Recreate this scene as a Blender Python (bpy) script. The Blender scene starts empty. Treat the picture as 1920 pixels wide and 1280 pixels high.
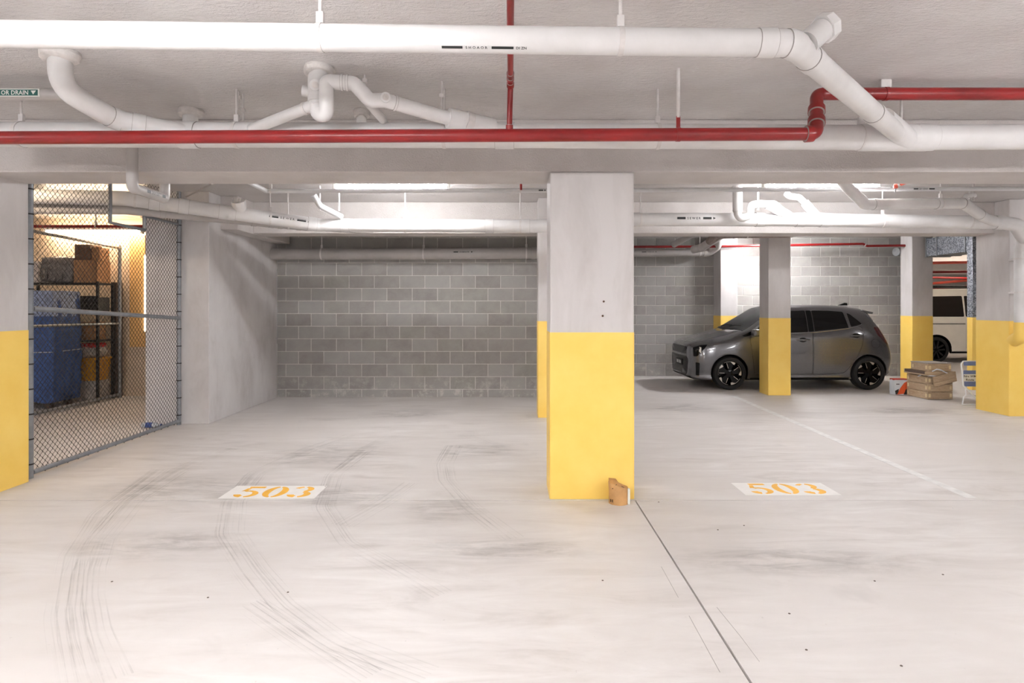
import bpy, bmesh, math, random
from mathutils import Vector, Matrix
from mathutils.bvhtree import BVHTree
random.seed(7)
PI = math.pi
SC = bpy.context.scene
COL = SC.collection

# ------------------------------------------------------------------ camera, world, exposure
F, CX, CY, H = 1190.0, 960.0, 573.0, 1.45          # focal length in px, principal axis, eye height
cam_d = bpy.data.cameras.new('camera'); cam = bpy.data.objects.new('camera', cam_d); COL.objects.link(cam)
cam_d.sensor_width = 36; cam_d.lens = 36 * F / 1920
cam_d.shift_x = 0.0; cam_d.shift_y = -(640 - CY) / 1920
cam.location = (0, 0, H); cam.rotation_euler = (PI / 2, 0, 0); cam_d.clip_end = 200
SC.camera = cam
world = bpy.data.worlds.new('world'); SC.world = world; world.use_nodes = True
world.node_tree.nodes['Background'].inputs[0].default_value = (0.9, 0.92, 1, 1)
world.node_tree.nodes['Background'].inputs[1].default_value = 0.05
SC.view_settings.view_transform = 'Standard'; SC.view_settings.look = 'None'
SC.view_settings.gamma = 1; SC.view_settings.use_curve_mapping = False
SC.view_settings.exposure = 1.85
TUBE_E = 29.0            # radiance of a fluorescent tube
CEIL = 2.85

def P(px, py, Y): return Vector(((px - CX) * Y / F, Y, H - (py - CY) * Y / F))
def G(px, py, z=0.0):
    Y = F * (H - z) / (py - CY); return Vector(((px - CX) * Y / F, Y, z))

# ------------------------------------------------------------------ materials
def srgb(r, g, b):
    f = lambda c: (c / 255 / 12.92) if c <= 10 else ((c / 255 + .055) / 1.055) ** 2.4
    return (f(r), f(g), f(b), 1)
MAT = {}
class NB:
    def __init__(s, name):
        s.m = bpy.data.materials.new(name); s.m.use_nodes = True; s.t = s.m.node_tree
        s.b = s.t.nodes['Principled BSDF']; s.out = s.t.nodes['Material Output']; MAT[name] = s.m
    def n(s, kind, **kw):
        nd = s.t.nodes.new(kind)
        for k, v in kw.items():
            if k in nd.inputs.keys(): nd.inputs[k].default_value = v
            else: setattr(nd, k, v)
        return nd
    def l(s, a, b): s.t.links.new(a, b)
    def coord(s, scale=(1, 1, 1), which='Object'):
        tc = s.n('ShaderNodeTexCoord'); mp = s.n('ShaderNodeMapping'); mp.inputs['Scale'].default_value = scale
        if which == 'World':
            g = s.n('ShaderNodeNewGeometry'); s.l(g.outputs['Position'], mp.inputs[0])
        else: s.l(tc.outputs[which], mp.inputs[0])
        return mp.outputs[0]
    def noise(s, co, scale, detail=4, rough=.55, dist=0):
        nz = s.n('ShaderNodeTexNoise'); nz.inputs['Scale'].default_value = scale; nz.inputs['Detail'].default_value = detail
        nz.inputs['Roughness'].default_value = rough; nz.inputs['Distortion'].default_value = dist
        s.l(co, nz.inputs['Vector']); return nz.outputs['Fac']
    def ramp(s, fac, stops):
        r = s.n('ShaderNodeValToRGB'); el = r.color_ramp.elements
        while len(el) < len(stops): el.new(.5)
        for e, (p, c) in zip(el, stops): e.position = p; e.color = c
        s.l(fac, r.inputs[0]); return r.outputs[0]
    def mix(s, fac, a, b, mode='MIX'):
        m = s.n('ShaderNodeMix'); m.data_type = 'RGBA'; m.blend_type = mode
        for sock, v in ((m.inputs[0], fac), (m.inputs[6], a), (m.inputs[7], b)):
            if hasattr(v, 'is_linked'): s.l(v, sock)
            else: sock.default_value = v
        return m.outputs[2]
    def bump(s, h, strength=.3, dist=.01):
        b = s.n('ShaderNodeBump'); b.inputs['Strength'].default_value = strength; b.inputs['Distance'].default_value = dist
        s.l(h, b.inputs['Height']); s.l(b.outputs[0], s.b.inputs['Normal'])
    def set(s, col=None, rough=None, metal=None, spec=None):
        if col is not None:
            if hasattr(col, 'is_linked'): s.l(col, s.b.inputs['Base Color'])
            else: s.b.inputs['Base Color'].default_value = col
        if rough is not None:
            if hasattr(rough, 'is_linked'): s.l(rough, s.b.inputs['Roughness'])
            else: s.b.inputs['Roughness'].default_value = rough
        if metal is not None: s.b.inputs['Metallic'].default_value = metal
        if spec is not None: s.b.inputs['Specular IOR Level'].default_value = spec
def simple(name, col, rough=.5, metal=0, var=.06, scale=6, bump=0, spec=.5):
    b = NB(name); co = b.coord(); nz = b.noise(co, scale)
    d = tuple(max(0, c * (1 - 2 * var)) for c in col[:3]) + (1,); li = tuple(min(1, c * (1 + var)) for c in col[:3]) + (1,)
    b.set(b.ramp(nz, [(.3, d), (.7, li)]), rough, metal, spec)
    if bump: b.bump(b.noise(co, scale * 12), bump, .004)
    return b.m
def emit(name, col, e):
    b = NB(name); b.set((0.9, 0.9, 0.9, 1), .4); b.b.inputs['Emission Color'].default_value = col; b.b.inputs['Emission Strength'].default_value = e
    return b.m
def mk_materials():
    # concrete floor
    b = NB('concrete_floor'); co = b.coord(which='World'); c2 = b.coord((1.2, 5.0, 1), 'World')
    n1 = b.noise(co, .55, 6, .6, .6); n2 = b.noise(c2, 1.1, 8, .68, .8); n3 = b.noise(co, 34, 3, .6)
    c = b.ramp(n2, [(.30, srgb(188, 181, 176)), (.46, srgb(208, 202, 198)), (.66, srgb(223, 219, 216))])
    c = b.mix(b.ramp(n1, [(.33, (1, 1, 1, 1)), (.62, (0, 0, 0, 1))]), c, srgb(206, 200, 196))
    spots = b.ramp(n3, [(.70, (0, 0, 0, 1)), (.76, (1, 1, 1, 1))])
    c = b.mix(b.mix(.25, (0, 0, 0, 1), spots), c, srgb(120, 110, 102))
    n5 = b.noise(co, .95, 5, .65, .3)
    c = b.mix(b.ramp(n5, [(.62, (0, 0, 0, 1)), (.78, (.45, .45, .45, 1))]), c, srgb(158, 151, 146))
    b.set(c, b.ramp(n2, [(.3, (.42, .42, .42, 1)), (.7, (.62, .62, .62, 1))]), 0, .35); b.bump(b.mix(.5, b.noise(co, 60, 4), n2), .12, .004)
    # ceiling: rough gloss painted slab
    b = NB('ceiling_paint'); co = b.coord(which='World'); cs = b.coord((1, 2.3, 1.6), 'World')
    n1 = b.noise(cs, 20, 5, .65, .5); n2 = b.noise(co, 70, 4, .7, .3); n0 = b.noise(co, 1.6, 5)
    c = b.ramp(n0, [(.35, srgb(213, 207, 205)), (.65, srgb(226, 222, 220))])
    b.set(c, .21, 0, .9); b.bump(b.mix(.35, n1, n2), 1.0, .022)
    b = NB('beam_paint'); co = b.coord(which='World'); n2 = b.noise(co, 70, 5, .7, .4); n0 = b.noise(co, 1.6, 4)
    c = b.ramp(n0, [(.35, srgb(203, 196, 192)), (.65, srgb(217, 211, 208))])
    b.set(c, .6, 0, .35); b.bump(n2, .8, .012)
    b = NB('wall_concrete'); co = b.coord(which='World'); cz = b.coord((1.4, 1.4, .8), 'World'); n0 = b.noise(cz, 1.6, 6, .65, .2); n1 = b.noise(co, 14, 5, .7)
    c = b.ramp(n0, [(.30, srgb(188, 183, 181)), (.50, srgb(205, 201, 200)), (.72, srgb(214, 211, 210))])
    c = b.mix(b.ramp(n1, [(.68, (0, 0, 0, 1)), (.80, (.35, .35, .35, 1))]), c, srgb(130, 120, 114))
    b.set(c, .62, 0, .3); b.bump(b.noise(co, 40, 4), .15, .004)
    b = NB('pillar_concrete'); co = b.coord(which='World'); cz = b.coord((2, 2, .6), 'World'); n0 = b.noise(cz, 1.8, 6, .65, .5); n1 = b.noise(co, 20, 5, .7)
    c = b.ramp(n0, [(.30, srgb(190, 184, 181)), (.6, srgb(205, 200, 198))])
    c = b.mix(b.ramp(n1, [(.70, (0, 0, 0, 1)), (.80, (.3, .3, .3, 1))]), c, srgb(140, 130, 124))
    b.set(c, .6, 0, .3); b.bump(b.noise(co, 55, 4), .12, .003)
    b = NB('yellow_paint'); co = b.coord(which='World'); n0 = b.noise(co, 3, 5, .6); n1 = b.noise(co, 9, 6, .75, .3)
    c = b.ramp(n0, [(.3, srgb(244, 203, 96)), (.7, srgb(249, 213, 114))])
    c = b.mix(b.ramp(n1, [(.74, (0, 0, 0, 1)), (.80, (.6, .6, .6, 1))]), c, srgb(226, 214, 176))
    b.set(c, .48, 0, .4); b.bump(b.noise(co, 70, 3), .06, .002)
    # concrete blocks
    b = NB('concrete_block'); oi = b.n('ShaderNodeObjectInfo'); co = b.coord(which='World'); n0 = b.noise(co, 4, 6, .7, .4); n1 = b.noise(co, 90, 3, .7)
    c1 = b.ramp(oi.outputs['Random'], [(0, srgb(144, 139, 135)), (.4, srgb(154, 150, 146)), (.75, srgb(162, 159, 156)), (1, srgb(149, 146, 139))])
    c = b.mix(b.ramp(n0, [(.35, (0, 0, 0, 1)), (.75, (.55, .55, .55, 1))]), c1, srgb(180, 177, 172))
    g = b.n('ShaderNodeNewGeometry'); sx = b.n('ShaderNodeSeparateXYZ'); b.l(g.outputs['Position'], sx.inputs[0])
    ef = b.ramp(sx.outputs['Z'], [(.10, (1, 1, 1, 1)), (.42, (0, 0, 0, 1))])
    n4 = b.ramp(b.noise(co, 7, 6, .75, .1), [(.52, (0, 0, 0, 1)), (.66, (.7, .7, .7, 1))])
    c = b.mix(b.mix(1, ef, n4, 'MULTIPLY'), c, srgb(205, 200, 194))
    b.set(c, .85, 0, .2); b.bump(n1, .35, .004)
    simple('mortar', srgb(208, 204, 199), .9, var=.05, scale=20, bump=.2)
    b = NB('white_pvc'); co = b.coord(which='World'); n0 = b.noise(co, 2.5, 5, .6)
    b.set(b.ramp(n0, [(.3, srgb(206, 203, 201)), (.65, srgb(224, 222, 221))]), .38, 0, .5)
    b = NB('grey_pvc'); co = b.coord(which='World'); n0 = b.noise(co, 2.5, 5, .6)
    b.set(b.ramp(n0, [(.3, srgb(168, 163, 160)), (.65, srgb(186, 181, 178))]), .35, 0, .5)
    b = NB('red_paint'); co = b.coord(which='World'); n0 = b.noise(co, 4, 5, .6)
    b.set(b.ramp(n0, [(.3, srgb(120, 20, 22)), (.65, srgb(146, 28, 28))]), .3, 0, .5)
    simple('seam', srgb(160, 154, 150), .7)
    simple('orange_red', srgb(222, 96, 78), .4)
    simple('hanger_paint', srgb(216, 211, 208), .55, var=.05, scale=30, bump=.3)
    simple('mortar_collar', srgb(214, 208, 204), .8, var=.1, scale=18, bump=.8)
    simple('lagging', srgb(150, 138, 132), .9, var=.14, scale=26, bump=.9)
    simple('galv', srgb(150, 152, 154), .38, .75, var=.1, scale=10)
    simple('fence_galv', srgb(138, 141, 146), .42, .35, var=.1, scale=14)
    simple('wire', srgb(44, 42, 42), .5, .4, var=.05)
    b = NB('galv_duct'); co = b.coord(which='World'); v = b.n('ShaderNodeTexVoronoi'); v.inputs['Scale'].default_value = 55; b.l(co, v.inputs['Vector'])
    b.set(b.ramp(v.outputs['Color'], [(.2, srgb(96, 100, 108)), (.8, srgb(188, 192, 200))]), .4, .7)
    simple('conduit', srgb(206, 205, 206), .3, .1, var=.04)
    simple('chrome', srgb(200, 200, 202), .18, .95, var=.03)
    simple('marking_white', srgb(235, 232, 228), .55, var=.03, scale=9)
    simple('marking_yellow', srgb(243, 184, 62), .55, var=.06, scale=9)
    simple('line_white', srgb(224, 222, 219), .6, var=.08, scale=12)
    simple('groove', srgb(96, 84, 74), .9)
    simple('print_black', srgb(34, 36, 36), .6, var=.02)
    simple('print_green', srgb(28, 92, 84), .5, var=.03)
    simple('print_white', srgb(228, 228, 222), .5, var=.02)
    simple('print_grey', srgb(96, 98, 100), .5, var=.02)
    simple('kraft', srgb(198, 152, 98), .75, var=.08, scale=14, bump=.2)
    simple('kraft_dark', srgb(86, 60, 40), .85)
    simple('label_white', srgb(226, 226, 214), .6, var=.02)
    # tyre marks: thin streaks
    b = NB('tyre_mark'); tc = b.n('ShaderNodeUVMap'); sx = b.n('ShaderNodeSeparateXYZ'); b.l(tc.outputs[0], sx.inputs[0])
    mp = b.n('ShaderNodeMapping'); mp.inputs['Scale'].default_value = (16, .5, 1); b.l(tc.outputs[0], mp.inputs[0])
    s1 = b.ramp(b.noise(mp.outputs[0], 1, 3, .6), [(.50, (0, 0, 0, 1)), (.66, (1, 1, 1, 1))])
    co = b.coord(which='World'); s2 = b.ramp(b.noise(co, 2.2, 4, .7), [(.35, (.03, .03, .03, 1)), (.70, (.30, .30, .30, 1))])
    al = b.mix(1, s1, s2, 'MULTIPLY'); b.set(srgb(104, 94, 88), .7, 0, .2); b.l(al, b.b.inputs['Alpha'])
    b = NB('stain'); tc = b.n('ShaderNodeUVMap'); gr = b.n('ShaderNodeTexGradient'); gr.gradient_type = 'SPHERICAL'
    mp = b.n('ShaderNodeMapping'); mp.inputs['Location'].default_value = (-1, -1, 0); mp.inputs['Scale'].default_value = (2, 2, 1); b.l(tc.outputs[0], mp.inputs[0]); b.l(mp.outputs[0], gr.inputs[0])
    co = b.coord((1, 3.5, 1), 'World'); s2 = b.ramp(b.noise(co, 3.2, 6, .75, .6), [(.40, (0, 0, 0, 1)), (.70, (.28, .28, .28, 1))])
    al = b.mix(1, b.ramp(gr.outputs[0], [(0, (0, 0, 0, 1)), (.6, (1, 1, 1, 1))]), s2, 'MULTIPLY'); b.set(srgb(112, 102, 95), .7, 0, .2); b.l(al, b.b.inputs['Alpha'])
    # car
    b = NB('car_paint'); b.set(srgb(96, 95, 97), .22, .6); b.b.inputs['Coat Weight'].default_value = 1; b.b.inputs['Coat Roughness'].default_value = .06
    b.l(b.ramp(b.noise(b.coord(), 300, 1), [(.3, srgb(88, 87, 89)), (.7, srgb(104, 103, 105))]), b.b.inputs['Base Color'])
    simple('black_plastic', srgb(20, 19, 19), .5, var=.04, spec=.15)
    simple('gloss_black', srgb(14, 14, 15), .14, var=.02, spec=.22)
    simple('tint_glass', srgb(16, 15, 16), .06, var=.04, spec=.35)
    simple('screen_glass_lightened', srgb(112, 117, 120), .05, var=.05, spec=1.0)  # base lightened to paint in the reflection and the lit dashboard
    simple('tail_red', srgb(82, 14, 16), .1, var=.05, spec=.8)
    simple('rubber', srgb(24, 23, 23), .75, var=.05, bump=.2)
    simple('rim_silver', srgb(206, 198, 186), .3, .6, var=.03)
    simple('van_paint', srgb(232, 226, 214), .3, var=.02)
    simple('van_glass', srgb(38, 32, 28), .06, var=.05, spec=.7)
    # wood and storage
    b = NB('crate_wood'); oi = b.n('ShaderNodeObjectInfo'); co = b.coord((2, 2, 14)); n0 = b.noise(co, 4, 6, .65, 1.2)
    c = b.ramp(n0, [(.3, srgb(168, 142, 112)), (.55, srgb(196, 172, 142)), (.8, srgb(212, 192, 164))])
    c = b.mix(b.mix(.45, (0, 0, 0, 1), oi.outputs['Random']), c, srgb(150, 128, 106)); b.set(c, .7, 0, .25); b.bump(n0, .2, .003)
    simple('peg_wood', srgb(222, 202, 160), .6)
    simple('lid_grey', srgb(150, 142, 134), .6)
    simple('dark_wood', srgb(84, 66, 56), .7)
    simple('white_tube', srgb(232, 234, 238), .35, var=.02)
    simple('chair_blue', srgb(118, 136, 190), .75, var=.05, scale=30)
    simple('red_bag', srgb(206, 58, 42), .4, var=.05)
    simple('orange_flame', srgb(236, 98, 52), .4, var=.04)
    simple('bag_white', srgb(222, 226, 232), .4, var=.03)
    simple('charcoal', srgb(52, 46, 46), .6, var=.2, scale=40)
    simple('tarp_blue', srgb(58, 92, 158), .5, var=.18, scale=9, bump=.25)
    simple('tarp_pale', srgb(150, 164, 200), .5, var=.12, scale=12, bump=.25)
    simple('cardboard', srgb(178, 132, 92), .8, var=.08, scale=8)
    simple('cardboard_dark', srgb(96, 72, 58), .8, var=.08, scale=8)
    simple('silver_bag', srgb(128, 122, 120), .4, .3, var=.2, scale=16, bump=.5)
    simple('shelf_black', srgb(30, 27, 26), .5, .3)
    simple('crate_black', srgb(32, 28, 26), .55)
    simple('tub_yellow', srgb(226, 160, 44), .4, var=.05)
    simple('cloth_white', srgb(206, 196, 188), .85, var=.14, scale=12, bump=.3)
    simple('red_cloth', srgb(204, 40, 44), .7)
    simple('warm_wall', srgb(206, 186, 162), .75, var=.05, scale=3, bump=.1)
    simple('door_timber', srgb(222, 176, 112), .5, var=.05, scale=4)
    simple('white_gloss', srgb(238, 236, 232), .3, var=.02)
    simple('plastic_clear', srgb(200, 205, 210), .2, var=.1)
    simple('blue_label', srgb(60, 84, 150), .4)
    emit('tube_light', (.965, .975, 1, 1), TUBE_E)
    emit('tube_bay', (.965, .975, 1, 1), TUBE_E * 1.45)
    emit('tube_hatch', (.965, .975, 1, 1), TUBE_E * 2.0)
    emit('tube_warm', (1, .78, .54, 1), 24)
    emit('tube_far', (1, .88, .74, 1), 20)
    emit('lit_slot', (1, .86, .66, 1), 3.0)
mk_materials()

# ------------------------------------------------------------------ mesh helpers
class MB:
    def __init__(s): s.v = []; s.f = []; s.mi = []; s.cur = 0; s.boxy = False
    def add(s, vs, fs):
        o = len(s.v); s.v += [tuple(v) for v in vs]
        for f in fs: s.f.append(tuple(i + o for i in f)); s.mi.append(s.cur)
        return s
    def box(s, lo, hi, M=None):
        x0, y0, z0 = lo; x1, y1, z1 = hi
        vs = [Vector(p) for p in ((x0, y0, z0), (x1, y0, z0), (x1, y1, z0), (x0, y1, z0), (x0, y0, z1), (x1, y0, z1), (x1, y1, z1), (x0, y1, z1))]
        if M: vs = [M @ v for v in vs]
        return s.add(vs, [(0, 3, 2, 1), (4, 5, 6, 7), (0, 1, 5, 4), (1, 2, 6, 5), (2, 3, 7, 6), (3, 0, 4, 7)])
    def bbox(s, lo, hi, b=.01, M=None):                 # box with bevelled edges
        s.boxy = True; bm = bmesh.new(); bmesh.ops.create_cube(bm, size=1)
        for v in bm.verts:
            v.co = Vector([(lo[i] + hi[i]) / 2 + v.co[i] * (hi[i] - lo[i]) for i in range(3)])
        bmesh.ops.bevel(bm, geom=bm.edges[:], offset=b, segments=2, affect='EDGES', profile=.5)
        s.frombm(bm, M); bm.free(); return s
    def frombm(s, bm, M=None):
        bm.verts.index_update(); vs = [(M @ v.co) if M else v.co.copy() for v in bm.verts]
        return s.add(vs, [tuple(v.index for v in f.verts) for f in bm.faces])
    def tube(s, pts, r, n=12, caps=True, r1=None):
        pts = [Vector(p) for p in pts]; m = len(pts)
        tang = []
        for i in range(m):
            a = pts[max(i - 1, 0)]; b = pts[min(i + 1, m - 1)]; tang.append((b - a).normalized())
        up = Vector((0, 0, 1)) if abs(tang[0].z) < .9 else Vector((1, 0, 0))
        nrm = (up - tang[0] * up.dot(tang[0])).normalized(); vs = []
        for i in range(m):
            nrm = (nrm - tang[i] * nrm.dot(tang[i]))
            nrm = nrm.normalized() if nrm.length > 1e-6 else tang[i].orthogonal().normalized()
            bn = tang[i].cross(nrm)
            rr = r if not callable(r) else r(i / max(m - 1, 1))
            if r1 is not None: rr = r + (r1 - r) * i / (m - 1)
            for k in range(n):
                a = 2 * PI * k / n; vs.append(pts[i] + nrm * (rr * math.cos(a)) + bn * (rr * math.sin(a)))
        fs = []
        for i in range(m - 1):
            for k in range(n):
                k2 = (k + 1) % n; fs.append((i * n + k, i * n + k2, (i + 1) * n + k2, (i + 1) * n + k))
        if caps: fs.append(tuple(range(n - 1, -1, -1))); fs.append(tuple((m - 1) * n + k for k in range(n)))
        return s.add(vs, fs)
    def lathe(s, prof, n=24, M=None, closed=False):       # prof [(r, z)], about local z
        vs = []; m = len(prof)
        for r, z in prof:
            for k in range(n):
                a = 2 * PI * k / n; vs.append(Vector((r * math.cos(a), r * math.sin(a), z)))
        if M: vs = [M @ v for v in vs]
        fs = []
        for i in range(m if closed else m - 1):
            j = (i + 1) % m
            for k in range(n):
                k2 = (k + 1) % n; fs.append((i * n + k, i * n + k2, j * n + k2, j * n + k))
        if not closed:
            if prof[0][0] > 1e-5: fs.append(tuple(range(n - 1, -1, -1)))
            if prof[-1][0] > 1e-5: fs.append(tuple((m - 1) * n + k for k in range(n)))
        return s.add(vs, fs)
    def prism(s, poly, fn, d0, d1):                       # poly [(a,b)] -> fn(a,b,d)
        n = len(poly); vs = [fn(a, b, d0) for a, b in poly] + [fn(a, b, d1) for a, b in poly]
        fs = [tuple(range(n - 1, -1, -1)), tuple(range(n, 2 * n))] + [(i, (i + 1) % n, n + (i + 1) % n, n + i) for i in range(n)]
        return s.add(vs, fs)
    def mesh(s, name, mats, smooth=True, angle=35, fix=True):
        me = bpy.data.meshes.new(name); me.from_pydata(s.v, [], s.f)
        if fix:
            bm = bmesh.new(); bm.from_mesh(me); bmesh.ops.recalc_face_normals(bm, faces=bm.faces[:]); bm.to_mesh(me); bm.free()
        for mt in ([mats] if isinstance(mats, str) else mats): me.materials.append(MAT[mt])
        if max(s.mi, default=0): me.polygons.foreach_set('material_index', s.mi)
        if s.boxy: angle = min(angle, 20)
        if smooth: me.shade_smooth(); me.set_sharp_from_angle(angle=math.radians(angle))
        return me
    def build(s, name, mats, parent=None, smooth=True, angle=35, fix=True):
        return link(bpy.data.objects.new(name, s.mesh(name, mats, smooth, angle, fix)), parent)
def link(o, parent=None):
    COL.objects.link(o)
    if parent is not None: o.parent = parent
    return o
def tag(o, label=None, cat=None, group=None, kind=None):
    if label: o['label'] = label
    if cat: o['category'] = cat
    if group: o['group'] = group
    if kind: o['kind'] = kind
    return o
def thing(name, label, cat, loc=(0, 0, 0), group=None, rz=0, kind=None):
    o = bpy.data.objects.new(name, None); COL.objects.link(o); o.location = loc; o.rotation_euler = (0, 0, rz); o.empty_display_size = .1
    return tag(o, label, cat, group, kind)
def copy_tree(o, parent=None):
    c = o.copy(); COL.objects.link(c); c.parent = parent
    for ch in o.children: copy_tree(ch, c)
    return c
class Run:                                                # a filleted polyline with arc length
    def __init__(s, pts, rad=.08, n=7):
        pts = [Vector(p) for p in pts]; out = [pts[0]]
        for i in range(1, len(pts) - 1):
            a, b, c = pts[i - 1], pts[i], pts[i + 1]
            u = (a - b); v = (c - b); lu, lv = u.length, v.length; u /= lu; v /= lv
            ang = u.angle(v)
            if ang > PI - .02: out.append(b); continue
            t = min(rad / math.tan(ang / 2), lu * .49, lv * .49)
            p0 = b + u * t; p1 = b + v * t
            for k in range(n + 1):
                q = k / n; out.append(p0 * (1 - q) ** 2 + b * (2 * q * (1 - q)) + p1 * q ** 2)
        out.append(pts[-1]); s.p = out; s.s = [0]
        for i in range(1, len(out)): s.s.append(s.s[-1] + (out[i] - out[i - 1]).length)
        s.L = s.s[-1]
    def at(s, d):
        d = max(0, min(s.L, d))
        for i in range(1, len(s.p)):
            if d <= s.s[i] + 1e-9:
                q = (d - s.s[i - 1]) / max(s.s[i] - s.s[i - 1], 1e-9); return s.p[i - 1].lerp(s.p[i], q)
        return s.p[-1]
    def sub(s, a, b):
        a = max(0, a); b = min(s.L, b)
        return [s.at(a)] + [p for p, d in zip(s.p, s.s) if a + 1e-4 < d < b - 1e-4] + [s.at(b)]
    def near(s, pt):
        best = (9e9, 0)
        for i in range(int(s.L / .01) + 1):
            d = (s.at(i * .01) - pt).length
            if d < best[0]: best = (d, i * .01)
        return best[1]
    def nearx(s, px):                                     # arc length where the run projects to photo column px
        best = (9e9, 0)
        for i in range(int(s.L / .01) + 1):
            q = s.at(i * .01); d = abs(CX + F * q.x / q.y - px)
            if d < best[0]: best = (d, i * .01)
        return best[1]
def coupling(run, parent, d, ln, r, mat, k=1.08, name='coupling'):
    m = MB().tube(run.sub(d - ln / 2, d + ln / 2), r * k, 20); m.cur = 1
    for q in (d - ln / 2, d + ln / 2): m.tube(run.sub(q - .002, q + .002), r * (1 + (k - 1) * .75), 20)
    return m.build(name, [mat, 'seam'], parent)
def hanger(run, parent, d, r, top=CEIL, mat='hanger_paint', w=.022, rod=.008):
    c = run.at(d); t = (run.at(d + .02) - run.at(d - .02)).normalized(); m = MB()
    m.tube([c - t * w / 2, c + t * w / 2], r * 1.06, 20)
    z0 = c.z + r * 1.02
    if top - z0 > .02:
        m.tube([(c.x, c.y, z0 - .01), (c.x, c.y, top)], rod, 8)
        m.bbox((c.x - .016, c.y - .012, z0), (c.x + .016, c.y + .012, z0 + min(.05, (top - z0) * .5)), .004)
    return m.build('hanger', mat, parent)
def pipe(name, label, cat, pts, r, mat, rad=.1, joints=(), straps=(), group=None, jl=.09, top=CEIL, parent=None, n=20):
    run = Run(pts, rad)
    if parent is None: root = thing(name, label, cat, run.at(0), group); off = run.at(0)
    else: root = parent; off = None
    m = MB().tube(run.p, r, n).build('pipe', mat, root)
    for j in joints: coupling(run, root, run.nearx(j) if j > 30 else j, jl, r, mat)
    for j in straps: hanger(run, root, run.nearx(j) if j > 30 else j, r, top)
    if off is not None:
        for c in root.children: c.matrix_parent_inverse = Matrix.Translation(-off)
    run.root = root; run.off = off
    return run
def sub_pipe(run, pts, r, mat, rad=.06, name='branch', n=16):
    o = MB().tube(Run(pts, rad).p, r, n).build(name, mat, run.root); o.matrix_parent_inverse = Matrix.Translation(-run.off); return o
def adopt(run, o): o.matrix_parent_inverse = Matrix.Translation(-run.off); return o
_fonts = {}
def text_polys(txt, size):                                 # text as flat mesh data, centred on its own width
    cu = bpy.data.curves.new('txt', 'FONT'); cu.body = txt; cu.size = size; cu.offset = size * .018; cu.resolution_u = 2
    ob = bpy.data.objects.new('txt', cu); COL.objects.link(ob); dg = bpy.context.evaluated_depsgraph_get(); dg.update()
    me = bpy.data.meshes.new_from_object(ob.evaluated_get(dg)); vs = [v.co.copy() for v in me.vertices]; fs = [tuple(p.vertices) for p in me.polygons]
    bpy.data.objects.remove(ob); bpy.data.meshes.remove(me); bpy.data.curves.remove(cu)
    return vs, fs
def pipe_print(run, d, r, items, ang, size=.02, dirn=1):
    """printed band along a pipe: items = [('bar', length) | ('text', str) | ('gap', l) | ('arrow', l)], on the side at angle ang (0 = towards camera, + = up)"""
    m = MB(); x = 0; segs = []
    for k, v in items:
        if k == 'text':
            vs, fs = text_polys(v, size * 1.25); w = max(q.x for q in vs) * 1.05 if vs else 0
            segs.append((k, x, (vs, fs))); x += w
        else: segs.append((k, x, v)); x += v
    c0 = run.at(d); t = (run.at(d + .05) - run.at(d - .05)).normalized() * dirn
    out = Vector((0, -1, 0)); out = (out - t * out.dot(t)).normalized(); up = Vector((0, 0, 1)); up = (up - t * up.dot(t)).normalized()
    def mp(u, w):
        a = ang + w / r; return c0 + t * (u - x / 2) + (out * math.cos(a) + up * math.sin(a)) * (r * 1.012)
    for k, sx, v in segs:
        if k == 'bar': m.add([mp(sx + v * i / 4, h) for h in (-size * .45, 0, size * .45) for i in range(5)], [(i, i + 1, i + 6, i + 5) for i in (0, 1, 2, 3, 5, 6, 7, 8)])
        elif k == 'arrow': m.add([mp(sx, -size * .5), mp(sx, size * .5), mp(sx + v, 0)], [(0, 1, 2)])
        elif k == 'text':
            vs, fs = v; m.add([mp(sx + q.x, q.y - size * .45) for q in vs], fs)
    return m, mp, x

# ------------------------------------------------------------------ setting: floor, ceiling, beams, walls
def struct(name, mb, mat, label=None, cat=None, parent=None, smooth=False):
    o = mb.build(name, mat, parent, smooth)
    return tag(o, label, cat, None, 'structure')
XL, XR, Y0, Y1 = -9.0, 19.0, -6.5, 25.0
floor = struct('floor', MB().box((XL, Y0, -.12), (XR, Y1, -.03)), 'groove', 'pale worn concrete car park floor', 'floor')
JX, JY, g = .92, 4.735, .0065
for lo, hi in (((XL, Y0), (JX - g, JY - g)), ((JX + g * .7, Y0), (XR, JY - g)), ((XL, JY + g * .6), (XR, Y1))):
    MB().box((lo[0], lo[1], -.03), (hi[0], hi[1], 0)).build('slab', 'concrete_floor', floor, False)
ceiling = struct('ceiling', MB().box((XL, Y0, CEIL), (XR, Y1, CEIL + .2)), 'ceiling_paint', 'rough white painted concrete ceiling slab', 'ceiling')
SOF = 2.454
struct('trim_1', MB().bbox((XL, 4.77, SOF), (XR, 5.24, CEIL), .008), 'beam_paint', 'wide concrete ceiling beam resting on the broad yellow pillar', 'beam')
struct('trim_2', MB().bbox((-3.5, 8.58, 2.43), (8.6, 9.0, CEIL), .008), 'beam_paint', 'concrete ceiling beam behind the fluorescent tubes', 'beam')
struct('trim_3', MB().bbox((-4.5, 8.1, 2.42), (-3.5, 10.0, CEIL), .008), 'beam_paint', 'short concrete beam along the top of the plain side wall', 'beam')
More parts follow.
